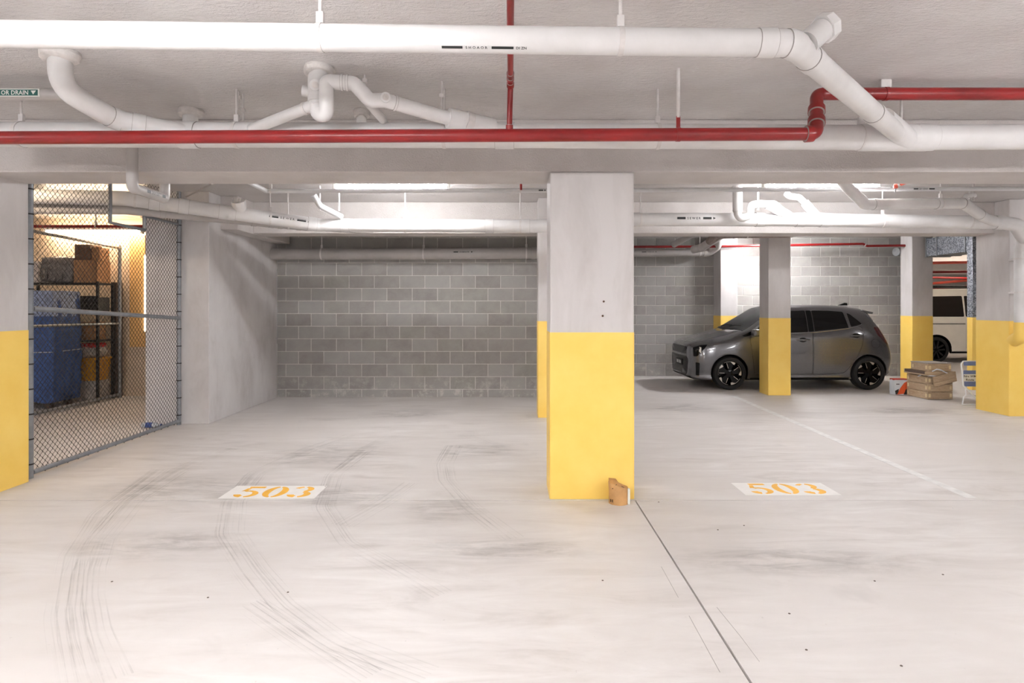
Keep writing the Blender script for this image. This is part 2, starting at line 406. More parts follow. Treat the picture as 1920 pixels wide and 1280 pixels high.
# walls out of view that close the space
struct('wall_front', MB().box((XL, Y0 - .2, 0), (XR, Y0, CEIL)), 'wall_concrete', 'plain concrete wall behind the driveway', 'wall')
struct('wall_far', MB().box((1.4, Y1, 0), (XR, Y1 + .2, CEIL)), 'wall_concrete', 'plain concrete wall beyond the white van', 'wall')
struct('wall_right', MB().box((XR, Y0, 0), (XR + .2, Y1, CEIL)), 'wall_concrete', 'plain concrete wall at the far end of the driveway', 'wall')
struct('wall_left', MB().box((XL - .2, Y0, 0), (XL, 10.4, CEIL)), 'wall_concrete', 'plain concrete wall behind the storage cages', 'wall')
struct('wall_storage', MB().box((XL, 10.2, 0), (-4.3, 10.4, CEIL)), 'warm_wall', 'warm lit wall at the back of the storage area', 'wall')
struct('wall_side', MB().bbox((-4.5, 7.79, 0), (-3.72, 10.05, CEIL), .006), 'wall_concrete', 'smooth grey concrete side wall between fence and block wall', 'wall')
struct('wall_return', MB().box((1.2, 10.1, 0), (1.4, 13.2, CEIL)), 'wall_concrete', 'concrete return wall beside the hatchback bay', 'wall')
struct('wall_end', MB().box((1.4, 13.1, 0), (1.4 + .2, Y1, CEIL)), 'wall_concrete', 'plain wall behind the block wall', 'wall')

def block_wall(name, label, xa, xb, yf, zbase, joint0, n_bottom):
    """courses of real blocks on a recessed mortar backing; zbase = top of the bottom course"""
    w = struct(name, MB().box((xa, yf + .005, 0), (xb, yf + .15, CEIL)), 'mortar', label, 'wall')
    cache = {}
    rows = [(0, zbase)]; z = zbase
    while z < CEIL - .03: rows.append((z, min(z + .2, CEIL))); z += .2
    for ri, (za, zb) in enumerate(rows):
        x = xa - .4 + ((joint0 + (.2 if ri % 2 else 0)) - xa) % .4
        while x < xb:
            a, b = max(x, xa), min(x + .4, xb)
            if b - a > .05:
                key = (round(b - a, 2), round(zb - za, 2))
                if key not in cache:
                    hw, hh = key[0] / 2 - .0055, key[1] / 2 - .0055
                    cache[key] = MB().bbox((-hw, 0, -hh), (hw, .05, hh), .004).mesh('block', 'concrete_block')
                o = link(bpy.data.objects.new('block', cache[key]), w)
                o.location = ((a + b) / 2, yf + random.uniform(-.0015, .0015), (za + zb) / 2)
            x += .4
    return w
block_wall('wall_back', 'grey concrete block wall at the back of the empty bay', -3.72, 1.2, 10.05, .127, P(400 + 1110 / 2.977, 500, 10.05).x, 0)
block_wall('wall_back_right', 'grey concrete block wall behind the parked hatchback', 1.4, 8.3, 13.1, .261, P(1180 + 555 / 5.333, 500, 13.1).x, 0)

BAND = 1.25
def pillar(label, x0, x1, y0, y1, band=BAND, top=CEIL, name='pillar'):
    o = struct(name, MB().bbox((x0, y0, 0), (x1, y1, top), .012), 'pillar_concrete', label, 'pillar', smooth=True)
    m = MB()
    bm = bmesh.new(); bmesh.ops.create_cube(bm, size=1); e = .0025
    for v in bm.verts: v.co = Vector(((x0 + x1) / 2 + v.co.x * (x1 - x0 + 2 * e), (y0 + y1) / 2 + v.co.y * (y1 - y0 + 2 * e), .001 + (v.co.z + .5) * (band - .001)))
    bmesh.ops.bevel(bm, geom=[ed for ed in bm.edges if abs((ed.verts[0].co - ed.verts[1].co).z) > .5], offset=.012, segments=2, affect='EDGES', profile=.5)
    m.frombm(bm); bm.free(); m.build('painted_band', 'yellow_paint', o, False)
    return o
PX0 = (1031 - CX) * 4.76 / F; PX1 = (1189 - CX) * 4.76 / F
main_pillar = pillar('broad concrete pillar with a yellow base and a paper bag at its foot', PX0, PX1, 4.76, 5.16, top=SOF)
for dx, dz in ((1132, 565), (1130, 592)):
    p = P(dx, dz, 4.757); MB().lathe([(.008, -.004), (.008, .002), (.004, .003)], 10, Matrix.Translation(p) @ Matrix.Rotation(PI / 2, 4, 'X')).build('bolt_hole', 'kraft_dark', main_pillar)
pillar('concrete pillar with a yellow base beside the chain link fence', -4.45, -3.985, 4.72, 5.235, top=CEIL)
pillar('slim concrete pillar standing behind the broad yellow pillar', .338, .86, 8.22, 8.58)
pillar('narrow concrete pillar with a yellow base in front of the hatchback', 4.15, 4.512, 10.27, 10.65)
pillar('pale pillar against the block wall behind the hatchback windscreen', 4.16, 4.50, 12.66, 13.11)
pillar('concrete pillar with a yellow base behind the wooden crates', 7.77, 8.18, 12.33, 12.7)
rp = pillar('wide concrete pillar with yellow base beside the folding chair', 6.525, 7.4, 8.33, 8.93)

# ------------------------------------------------------------------ fluorescent lamps
def batten(label, c, ln=1.24, along='X', mat='tube_light', group=None, housing='white_gloss', twin=False, wall=0):
    t = thing('fluorescent_lamp', label, 'lamp', c, group, 0 if along == 'X' else PI / 2); h = ln / 2
    top = CEIL - c[2]
    MB().bbox((-h - .03, -.03, .022), (h + .03, .03, .07), .006).build('housing', housing, t)
    for y in ((-.065, .065) if twin else (0,)): MB().tube([(-h, y, 0), (h, y, 0)], .03, 14).build('tube', mat, t)
    if top > .1 and not wall:
        for x in (-h * .7, h * .7): MB().tube([(x, 0, .06), (x, 0, top)], .006, 8).build('added_rod', housing, t)
    if wall:
        for x in (-h * .7, h * .7): MB().bbox((x - .02, .02, .03), (x + .02, wall, .06), .003).build('bracket', housing, t)
    for s in (-1, 1): MB().bbox((s * (h + .012) - .016, -.032 - .065 * twin, -.032), (s * (h + .012) + .016, .032 + .065 * twin, .03), .004).build('end_cap', housing, t)
    return t
LZ = 2.78
batten('long fluorescent tube on the ceiling above the empty walled bay', (-1.34, 7.07, LZ), mat='tube_bay')
batten('long fluorescent tube on the ceiling above the white trap pipes', (3.44, 7.07, LZ), mat='tube_bay')
batten('fluorescent tube on the ceiling to the right of the pillar with the downpipe', (8.3, 7.07, LZ))
for x, w in ((-5.4, 'level with the storage cages'), (-1.34, 'above the lane before the empty bay'), (3.44, 'above the lane before the hatchback bay'), (8.3, 'before the wide pillar with the downpipe')):
    batten('unseen twin driveway tube lamp hung low to brighten the ceiling, ' + w, (x, 1.3, 2.36), twin=True)  # out of view; doubled and hung low on added rods to brighten the ceiling
    batten('unseen rear twin tube lamp added as fill for the driveway, ' + w, (x, -3.4, 2.36), twin=True)  # unseen second row behind the camera, added for fill light
batten('twin fluorescent lamp close under the ceiling above the grey hatchback', (5.1, 12.1, 2.80), ln=.95, along='Y', mat='tube_hatch', twin=True)
for x, y, w in ((10.6, 14.2, 'before the white van'), (12.6, 17.5, 'right above the white van'), (14.5, 21, 'beyond the nose of the white van'), (9.5, 20, 'behind the tail of the white van')):
    batten('warm fluorescent tube on the ceiling ' + w, (x, y, LZ), mat='tube_far')
batten('warm fluorescent tube high on the wall of the storage area', (-6.6, 10.02, 2.62), ln=1.5, mat='tube_warm', wall=.18)
batten('warm fluorescent tube over the aisle between the cages', (-5.2, 6.0, LZ), ln=.6, mat='tube_warm')

# ------------------------------------------------------------------ floor markings
def ring(m, c, ro, ri, a0, a1, s, n=14):
    pts = []
    for k in range(n + 1):
        a = math.radians(a0 + (a1 - a0) * k / n); pts.append((c[0] + ro[0] * math.cos(a), c[1] + ro[1] * math.sin(a)))
        pts.append((c[0] + ri[0] * math.cos(a), c[1] + ri[1] * math.sin(a)))
    for k in range(n):
        q = [pts[2 * k], pts[2 * k + 2], pts[2 * k + 3], pts[2 * k + 1]]
        m.prism([s(*p) for p in q], lambda a, b, d: (a, b, d), .0012, .0022)
def digit(ch, s):
    m = MB(); quad = lambda pts: m.prism([s(*p) for p in pts], lambda a, b, d: (a, b, d), .0012, .0022)
    if ch == '5':
        quad([(.16, .86), (.60, .86), (.60, 1), (.14, 1)]); quad([(.06, .56), (.20, .58), (.24, .83), (.13, .83)])
        ring(m, (.28, .31), (.33, .31), (.16, .22), 118, -82, s); ring(m, (.26, .27), (.29, .27), (.10, .10), -102, -175, s, 8)
    elif ch == '0':
        ring(m, (.30, .5), (.33, .5), (.13, .43), 97, 263, s); ring(m, (.30, .5), (.33, .5), (.13, .43), 83, -83, s)
    else:
        ring(m, (.27, .74), (.29, .26), (.12, .17), 78, -70, s); ring(m, (.27, .74), (.29, .26), (.15, .17), 102, 155, s, 6)
        ring(m, (.27, .28), (.33, .28), (.14, .18), 68, -80, s); ring(m, (.26, .25), (.29, .25), (.10, .09), -102, -178, s, 8)
    return m
def bay_number(label, x0, y0, w, h):
    t = thing('bay_number', label, 'floor marking', (x0, y0, 0))
    MB().box((0, 0, .0002), (w, h, .0012)).build('panel', 'marking_white', t, False)
    for i, ch in enumerate('503'):
        ox = .085 + i * .205; dh = h * .84; dw = .17
        digit(ch, lambda a, b: (ox + a * dw / .6 * .98, h * .08 + b * dh)).build('digit', 'marking_yellow', t, False)
bay_number('stencilled bay number 503 in the empty bay before the grey block wall', -2.213, 4.775, .725, .335)
bay_number('stencilled bay number 503 in the bay leading to the hatchback', 1.79, 4.86, .735, .335)
m = MB(); m.prism([(3.43, 4.79), (3.515, 4.79), (3.60, 10.2), (3.515, 10.2)], lambda a, b, d: (a, b, d), .0002, .0012)
tag(m.build('bay_line', 'line_white', None, False), 'long white painted line dividing the bays', 'floor marking')

def ribbon(name, pts, w, mat, z, parent):
    run = Run([G(*p) for p in pts], .35, 10); n = max(8, int(run.L / .08)); vs = []; fs = []; uv = []
    for i in range(n + 1):
        d = run.L * i / n; c = run.at(d); t = (run.at(d + .03) - run.at(d - .03)).normalized(); q = Vector((-t.y, t.x, 0))
        for s in (-.5, .5): vs.append((c.x + q.x * w * s, c.y + q.y * w * s, z)); uv.append((s + .5, d))
    fs = [(2 * i, 2 * i + 1, 2 * i + 3, 2 * i + 2) for i in range(n)]
    me = bpy.data.meshes.new(name); me.from_pydata(vs, [], fs); ul = me.uv_layers.new(name='UVMap')
    for lp in me.loops: ul.data[lp.index].uv = uv[lp.vertex_index]
    me.materials.append(MAT[mat]); return link(bpy.data.objects.new(name, me), parent)
for i, (pts, w) in enumerate((
    ([(200, 1278), (165, 1190), (155, 1120), (160, 1070), (180, 1015), (250, 935), (330, 885), (430, 840)], .22),
    ([(150, 1278), (125, 1150), (140, 1040), (190, 960), (300, 880)], .18),
    ([(800, 1270), (625, 1205), (530, 1135), (475, 1070), (428, 1000), (436, 940), (480, 888), (580, 842), (660, 815)], .20),
    ([(825, 1116), (750, 1072), (650, 1018), (605, 950), (625, 890), (690, 840), (740, 815)], .18),
    ([(690, 1270), (560, 1190), (470, 1130)], .16),
    ([(640, 985), (720, 940), (770, 905)], .22),
    ([(960, 1010), (880, 950), (835, 900), (830, 870), (850, 835)], .20),
    ([(560, 790), (700, 782), (860, 775)], .18), ([(880, 815), (930, 835), (990, 832)], .2),
    ([(1240, 768), (1330, 750), (1400, 756)], .2), ([(1640, 772), (1720, 762), (1800, 775)], .14))):
    ribbon('tyre_mark', pts, w, 'tyre_mark', .0006 + .0001 * i, floor)
def stain(px, py, sx, sy):
    c = G(px, py); me = bpy.data.meshes.new('stain')
    me.from_pydata([(c.x - sx, c.y - sy, .0004), (c.x + sx, c.y - sy, .0004), (c.x + sx, c.y + sy, .0004), (c.x - sx, c.y + sy, .0004)], [], [(0, 1, 2, 3)])
    ul = me.uv_layers.new(name='UVMap')
    for lp, u in zip(me.loops, ((0, 0), (1, 0), (1, 1), (0, 1))): ul.data[lp.index].uv = u
    me.materials.append(MAT['stain']); link(bpy.data.objects.new('stain', me), floor)
for a in ((830, 955, .35, .4), (760, 775, .7, .5), (340, 915, .8, .5), (640, 930, .5, .35), (1280, 765, .6, .5), (1700, 770, .7, .4), (950, 1030, .7, .22), (300, 1020, .6, .3), (1500, 1050, .9, .25), (620, 850, .8, .6), (900, 845, .5, .4), (1250, 730, .7, .5)): stain(*a)
# expansion joint damage near the crack
for pts in (([(1240, 1062), (1272, 1120)], .012), ([(1292, 1154), (1350, 1260)], .01), ([(1344, 1138), (1388, 1192), (1424, 1240)], .014)):
    r_ = Run([G(*p) for p in pts[0]], .05); MB().tube([q + Vector((0, 0, -.0022)) for q in r_.p], .003, 6).build('crack', 'seam', floor)
for px, py in ((1235, 941), (1346, 993), (1395, 985), (1768, 1077), (1640, 1089), (1512, 1218), (1690, 1248), (1130, 1088), (540, 1110), (1480, 1150), (390, 1120), (210, 1090), (610, 912)):
    q = G(px, py); MB().lathe([(.006, 0), (.005, .002), (.001, .003)], 7, Matrix.Translation(q)).build('grit', 'groove', floor)

# ------------------------------------------------------------------ service pipes under the front ceiling
WP = 'white_pvc'
YA = 2.62
A = pipe('waste_pipe', 'long white plastic waste pipe hung nearest the driveway, turning diagonally at its end', 'pipe',
    [P(-140, 62, YA), P(1484, 81, YA), P(1690, 256, 4.08)], .055, WP, .10, joints=(1438, 1486, 1520, 1640), straps=(22, 600, 1165), jl=.07)
d45 = (P(1690, 256, 4.08) - P(1484, 81, YA)).normalized()
corner = P(1484, 81, YA)
adopt(A, MB().tube([corner - d45 * -.10 + Vector((.03, .0, .03)), corner + d45 * .10 + Vector((.11, .03, .10))], .05, 20).build('inspection_branch', WP, A.root))
e0 = corner + d45 * .10 + Vector((.11, .03, .10)); ed = Vector((.8, .3, .52)).normalized()
cap = adopt(A, MB().tube([e0, e0 + ed * .045], .062, 8).build('screw_cap', WP, A.root))
for k in range(5): 
    q = e0 + ed * .045 + ed.orthogonal() * .04; q = e0 + ed * .05 + (Matrix.Rotation(k * 1.256, 3, ed) @ ed.orthogonal().normalized()) * .045
    adopt(A, MB().lathe([(.005, 0), (.004, .008)], 6, Matrix.Translation(q)).build('screw', 'print_black', A.root))
for px in (820,):
    d = A.nearx(908)
    m, mp, x = pipe_print(A, d, .055, [('bar', .085), ('gap', .012), ('text', 'S H O A O R'), ('gap', .012), ('bar', .09), ('gap', .01), ('text', 'DI ZN')], -.97, .013)
    adopt(A, m.build('printed_band', 'print_black', A.root, False))
Bp = pipe('waste_pipe', 'thick grey white waste pipe running behind the red sprinkler main', 'pipe',
    [P(-160, 252, 4.1), P(1000, 254, 4.1), P(1640, 258, 4.1), P(2080, 256, 4.1)], .08, WP, .1, joints=(355, 945, 1732), straps=(40, 445, 832, 1232, 1612), jl=.12)
adopt(Bp, MB().tube([P(1612, 258, 4.1), P(1740, 258, 4.1)], .086, 22).build('wye_fitting', WP, Bp.root))
q0, q1 = P(1655, 222, 3.86), P(1705, 264, 4.10)
adopt(Bp, MB().tube([q0, q1], .066, 22).build('wye_branch', WP, Bp.root))
# elbow dropping from the ceiling, joining B
D = pipe('drop_pipe', 'white drop pipe with plastered collar bending down from the ceiling beside the green label', 'pipe',
    [P(112, 90, 3.49), P(114, 165, 3.50), P(215, 224, 3.86), P(345, 250, 4.06)], .060, WP, .16, joints=(214, 262), jl=.07)
def collar(run_or_none, c, r, h, name='mortar_collar', parent=None):
    n = 22; prof = []; m = MB(); vs = []
    rows = [(r * 1.0, 0), (r * 1.06, -h * .35), (r * 1.0, -h * .8), (r * .78, -h)]
    for j, (rr, z) in enumerate(rows):
        for k in range(n):
            a = 2 * PI * k / n; q = 1 + .07 * math.sin(3 * a + j) + random.uniform(-.03, .03)
            vs.append((c[0] + rr * q * math.cos(a), c[1] + rr * q * math.sin(a), CEIL + z * (1 + .2 * math.sin(2 * a + 1))))
    m.add(vs, [(j * n + k, j * n + (k + 1) % n, (j + 1) * n + (k + 1) % n, (j + 1) * n + k) for j in range(3) for k in range(n)] + [tuple(range(3 * n, 4 * n))])
    return m.build(name, 'mortar_collar', parent)
c = P(112, 92, 3.49); adopt(D, collar(None, (c.x, c.y), .092, .055, 'collar', D.root))
def stub(label, px, Y, r):
    x = (px - CX) * Y / F
    run = pipe('drop_pipe', label, 'pipe', [(x, Y, CEIL), (x, Y, 2.63), (x + .02, 4.15, 2.56)], r, WP, .06)
    adopt(run, collar(None, (x, Y), r * 1.55, .05, 'collar', run.root))
stub('short plastered drop pipe next to the bending drop pipe', 357, 4.53, .052)
stub('small plastered drop pipe behind the trap assembly', 678, 4.55, .036)
# trap assembly
YT = 3.72
T = pipe('trap_pipe', 'white trap assembly with arching bend hanging from a plastered ceiling collar', 'pipe',
    [P(597, 128, YT), P(597, 175, YT), P(594, 214, YT - .02), P(612, 216, YT - .05), P(612, 168, YT - .08), P(612, 153, YT - .08), P(664, 156, YT - .06), P(694, 189, YT - .04), P(722, 188, YT - .02), P(830, 219, 3.88), P(940, 244, 4.04), P(1010, 250, 4.08)],
    .042, WP, .055, joints=(640, 652, 742), jl=.012)
c = P(597, 128, YT); adopt(T, collar(None, (c.x, c.y), .084, .05, 'collar', T.root))
adopt(T, MB().tube([P(599, 130, YT), P(599, 178, YT), P(599, 192, YT)], .066, 22).build('drop', WP, T.root))
adopt(T, MB().tube([P(598, 188, YT), P(600, 200, YT - .02)], .060, 22, r1=.045).build('reducer', WP, T.root))
for (a, b, r, nm) in ((P(591, 161, YT - .04), P(591, 159, YT - .105), .031, 'screw_cap'), (P(590, 174, YT), P(567, 170, YT - .01), .031, 'side_inlet'), (P(722, 185, YT - .02), P(723, 182, YT - .075), .029, 'screw_cap')):
    o = adopt(T, MB().tube([a, b], r, 20).build(nm, WP, T.root))
    if nm == 'screw_cap': adopt(T, MB().tube([b, b + (b - a).normalized() * .004], r * .62, 16).build('cap_recess', 'mortar_collar', T.root))
sub_pipe(T, [P(592, 196, YT), P(560, 208, 3.78), P(470, 243, 4.06)], .034, WP, .05)
sub_pipe(T, [P(690, 192, 3.72), P(716, 222, 4.0), P(728, 244, 4.4)], .026, WP, .05)
rt = Run([P(592, 196, YT), P(560, 208, 3.78), P(470, 243, 4.06)], .05); adopt(T, MB().tube(rt.sub(.07, .09), .038, 18).build('strap', 'hanger_paint', T.root))
adopt(T, MB().tube(T.sub(T.nearx(840), T.nearx(925)), .062, 20).build('reducer', WP, T.root))
adopt(T, MB().tube([P(872, 228, 3.93), P(884, 232, 3.95)], .066, 20).build('strap', 'hanger_paint', T.root))
for px, py, Y in ((684, 152, 3.85), (828, 180, 3.96), (448, 184, 4.15), (456, 208, 4.2)):
    a = P(px, py, Y); b = Vector((a.x, a.y, CEIL)); adopt(T, MB().tube([P(px, py + 22, Y), b], .007, 8).bbox((a.x - .015, a.y - .012, a.z - .01), (a.x + .015, a.y + .012, a.z + .015), .004).build('hanger', 'hanger_paint', T.root))
# red sprinkler main
RM = pipe('sprinkler_main', 'red steel sprinkler main with stepped elbow crossing the front ceiling', 'pipe',
    [P(-150, 259, 3.75), P(1531, 251, 3.75), P(1531, 176, 3.93), P(2080, 176, 3.95)], .038, 'red_paint', .06, n=22)
for d in (RM.nearx(1517), ): coupling(RM, RM.root, d, .035, .038, 'red_paint', 1.28, 'clamp').matrix_parent_inverse = Matrix.Translation(-RM.off)
base = RM.near(P(1531, 226, 3.80)); 
for dd in (0.0, .1): adopt(RM, coupling(RM, RM.root, base + dd, .04, .038, 'red_paint', 1.3, 'clamp'))
for px in (1272,): 
    d = RM.nearx(px); c = RM.at(d); adopt(RM, MB().tube(RM.sub(d - .012, d + .012), .041, 20).bbox((c.x - .012, c.y - .004, c.z), (c.x + .012, c.y + .004, c.z + .11), .002).build('strap', 'red_paint', RM.root)); adopt(RM, MB().tube([(c.x, c.y, c.z + .1), (c.x, c.y, CEIL)], .011, 8).build('hanger', 'hanger_paint', RM.root))
d = RM.nearx(1662); c = RM.at(d); adopt(RM, MB().tube(RM.sub(d - .012, d + .012), .042, 20).build('strap', 'red_paint', RM.root)); adopt(RM, MB().bbox((c.x - .04, c.y - .02, c.z + .036), (c.x + .03, c.y + .02, CEIL), .008).build('bracket', 'hanger_paint', RM.root))
RB = pipe('sprinkler_branch', 'thin red branch pipe running from the main towards the driveway', 'pipe',
    [P(955, 246, 3.75), P(957, 165, 3.72), P(957, 150, 3.66), (-.005, 2.1, 2.765)], .0165, 'red_paint', .03)
for d in (.02, .27, .33, .40): adopt(RB, coupling(RB, RB.root, d, .03, .0165, 'red_paint', 1.3, 'clamp'))
# labelled drain pipe, far left
J = pipe('drain_pipe', 'silver grey drain pipe with a green printed label', 'pipe', [P(-200, 177, 3.9), P(118, 177, 3.9), P(126, 165, 3.9), P(126, 140, 3.9)], .037, 'grey_pvc', .05)
d = J.nearx(20); c = J.at(d); m = MB()
m.box((c.x - .24, c.y - .0395, c.z - .026), (c.x + .205, c.y - .034, c.z + .022)); o = adopt(J, m.build('label_border', 'print_white', J.root, False))
adopt(J, MB().box((c.x - .24, c.y - .041, c.z - .02), (c.x + .197, c.y - .036, c.z + .016)).build('label', 'print_green', J.root, False))
vs, fs = text_polys('OR DRAIN', .034); mm = MB(); tw = max(v.x for v in vs); mm.add([(P(2, 177, 3.86).x + v.x * .166 / tw, c.y - .0415, c.z - .015 + v.y * 1.1) for v in vs], fs); adopt(J, mm.build('lettering', 'print_white', J.root, False))['kind'] = 'stuff'
adopt(J, MB().add([(c.x + .17, c.y - .0415, c.z - .014), (c.x + .155, c.y - .0415, c.z + .01), (c.x + .188, c.y - .0415, c.z + .01)], [(0, 1, 2)]).build('arrow', 'print_white', J.root, False))
# square dipping pipe under the beam
S = pipe('vent_pipe', 'silver pipe dipping under the beam above the fence with printed band', 'pipe',
    [P(248, 235, 4.64), P(248, 352, 4.64), P(309, 372, 5.26), P(309, 330, 5.26)], .040, 'grey_pvc', .045)
pd = S.near(P(281, 358, 4.98)); m = MB()
t = (S.at(pd + .03) - S.at(pd - .03)).normalized(); side = Vector((1, 0, 0)); up = Vector((0, 0, 1)); c = S.at(pd)
def spm(u, w): a = .05 + w / .04; return c + t * (u) + (side * math.cos(a) + up * math.sin(a)) * .0412
for u in (-.17, .13): m.add([spm(u, -.012), spm(u + .07, -.012), spm(u + .07, .0), spm(u, .0), spm(u + .07, .012), spm(u, .012)], [(0, 1, 2, 3), (3, 2, 4, 5)])
vs, fs = text_polys('EXHIOSTT', .034); w = max(v.x for v in vs); m.add([spm(-.085 + v.x * .2 / w, v.y - .011) for v in vs], fs)
adopt(S, m.build('printed_band', 'print_grey', S.root, False))

# ------------------------------------------------------------------ pipes behind the first beam
SEW = [('bar', .10), ('gap', .02), ('text', 'S E W E R'), ('gap', .02), ('bar', .10), ('gap', .02), ('arrow', .03)]
YH = 7.6
HL = pipe('waste_pipe', 'white waste pipe slanting from the fence cut-out to the slim pillar', 'pipe',
    [(-5.6, 6.72, 2.62), P(236, 372, 6.72), P(600, 422, YH), P(1000, 424, YH), P(1100, 418, YH)], .078, WP, .12, joints=(290, 345, 420, 432, 585, 648, 917, 985), straps=(255, 507, 760, 975), jl=.10)
m, mp, x = pipe_print(HL, HL.nearx(543), .078, SEW, .25, .030); adopt(HL, m.build('printed_band', 'print_black', HL.root, False))
c = HL.at(HL.nearx(452)); adopt(HL, MB().tube([c, c + Vector((-.0, -.06, .10))], .06, 16, r1=.075).build('inspection_branch', WP, HL.root)); 
o = adopt(HL, MB().tube([c + Vector((0, -.06, .10)), c + Vector((0, -.085, .14))], .078, 10).build('screw_cap', WP, HL.root))
for k in range(4):
    q = c + Vector((-.045 + .03 * k, -.146, .115)); adopt(HL, MB().tube([q, q + Vector((0, .02, .045))], .007, 6).build('cap_rib', 'hanger_paint', HL.root))
sub_pipe(HL, [P(588, 366, 7.2), P(600, 386, 7.25), P(640, 406, 7.55)], .034, 'conduit', .04)
for px, py in ((600, 385), (636, 385)):
    a = P(px, py, 7.4); adopt(HL, MB().tube([a + Vector((0, 0, -.06)), Vector((a.x, a.y, CEIL))], .008, 8).build('hanger', 'hanger_paint', HL.root))
H2 = pipe('waste_pipe', 'grey waste pipe running parallel below the slanting white pipe', 'pipe',
    [(-5.6, 6.85, 2.50), P(236, 392, 6.85), P(575, 424, 7.95), P(700, 430, 8.1)], .058, 'grey_pvc', .12, joints=(305, 475, 508, 526, 560), straps=(540,), jl=.05)
HR = pipe('waste_pipe', 'white waste pipe with trap inlets running from the broad pillar to the downpipe', 'pipe',
    [P(1080, 411, YH), P(1500, 412, YH), P(1876, 417, YH), P(1905, 421, YH + .02), (6.50, 8.05, 2.30), (6.52, 8.12, 2.15), (6.52, 8.12, 1.06), (6.62, 8.40, .98)], .080, WP, .09, joints=(1425, 1500, 1545, 1872), straps=(1201, 1655, 1818), jl=.10)
m, mp, x = pipe_print(HR, HR.nearx(1302), .080, SEW, .08, .030); adopt(HR, m.build('printed_band', 'print_black', HR.root, False))
# yellow painted lower part of the downpipe and its clips
lo = HR.near(Vector((6.52, 8.12, BAND - .01))); adopt(HR, MB().tube(HR.sub(lo, HR.L), .083, 22).build('painted_band', 'yellow_paint', HR.root))
for z in (2.05, 1.62): adopt(HR, MB().tube([(6.52, 8.12, z - .012), (6.52, 8.12, z + .012)], .085, 20).bbox((6.52, 8.16, z - .012), (6.60, 8.34, z + .012), .003).build('clip', 'hanger_paint', HR.root))
sub_pipe(HR, [P(1383, 355, 7.42), P(1383, 403, 7.42), P(1390, 410, 7.42), P(1406, 404, 7.42), P(1408, 384, 7.44), P(1425, 382, 7.46), P(1452, 383, 7.5), P(1482, 410, 7.58)], .044, WP, .05, 'trap')
sub_pipe(HR, [P(1383, 340, 7.42), P(1383, 396, 7.42)], .056, WP, .05, 'trap_inlet')
sub_pipe(HR, [P(1440, 384, 7.48), P(1478, 404, 7.56)], .056, WP, .05, 'trap_outlet')
sub_pipe(HR, [P(1474, 362, 7.75), P(1480, 368, 7.72), P(1498, 370, 7.7), P(1515, 386, 7.65), P(1536, 412, 7.6)], .040, WP, .05, 'inlet')
sub_pipe(HR, [P(1508, 380, 7.66), P(1536, 412, 7.6)], .056, WP, .05, 'inlet_socket')
a = P(1421, 375, 7.46); adopt(HR, MB().tube([(a.x, a.y, a.z - .12), (a.x, a.y, CEIL)], .013, 8).build('hanger', 'hanger_paint', HR.root))
UP = pipe('branch_pipe', 'white branch pipe dropping in front of the fluorescent tube and joining the waste pipe', 'pipe',
    [P(1572, 330, 6.55), P(1590, 352, 6.6), P(1622, 383, 6.72), P(1806, 381, 6.95), P(1846, 408, 7.35), P(1868, 416, 7.55)], .058, WP, .10, joints=(1640, 1758, 1806, 1838), straps=(1764,), jl=.04)
c = P(1815, 368, 6.98); adopt(UP, MB().tube([P(1806, 378, 6.96), P(1812, 367, 6.98), P(1828, 366, 7.0)], .026, 12).build('screw_cap', WP, UP.root)); adopt(UP, MB().tube([(c.x + .06, c.y, c.z - .05), (c.x + .06, c.y, CEIL)], .008, 8).build('hanger', 'hanger_paint', UP.root))
CO = pipe('conduit_pipe', 'thin white conduit running along the ceiling under the fluorescent tubes', 'pipe',
    [P(455, 335, 6.2), P(499, 358, 6.85), P(1000, 357, 6.85), P(2060, 353, 6.85)], .024, 'conduit', .02, straps=(507, 977, 1680))
for px, wd, txt in ((1016, .03, None), (1730, .05, 'EXT SERSE')):
    its = [('bar', .05), ('gap', .01)] + ([('text', txt), ('gap', .01), ('bar', .06)] if txt else [('bar', .015)])
    m, mp, x = pipe_print(CO, CO.nearx(px), .024, its, -.1, .016); adopt(CO, m.build('printed_band', 'print_black', CO.root, False))
a = P(977, 352, 6.80); adopt(CO, MB().tube([P(977, 345, 6.8), P(977, 356, 6.8)], .012, 8).build('red_clip', 'red_paint', CO.root)); 
sp = pipe('ceiling_sprinkler', 'orange red sprinkler head on a short pipe under the conduit', 'sprinkler', [P(1730, 330, 6.3), P(1690, 344, 6.55), P(1679, 347, 6.6), P(1679, 353, 6.6)], .022, 'orange_red', .02)
adopt(sp, MB().tube([P(1688, 344.5, 6.56), P(1684, 346, 6.575)], .025, 12).build('joint_tape', 'white_gloss', sp.root)); adopt(sp, MB().tube([P(1679, 352, 6.6), P(1678, 361, 6.6)], .008, 8).build('nozzle', 'chrome', sp.root))
# ceiling conduit above the fence pipes
pipe('cable_conduit', 'thin dark conduit crossing the ceiling above the slanting pipe', 'conduit', [P(350, 368, 7.6), P(398, 345, 6.9)], .012, 'grey_pvc')
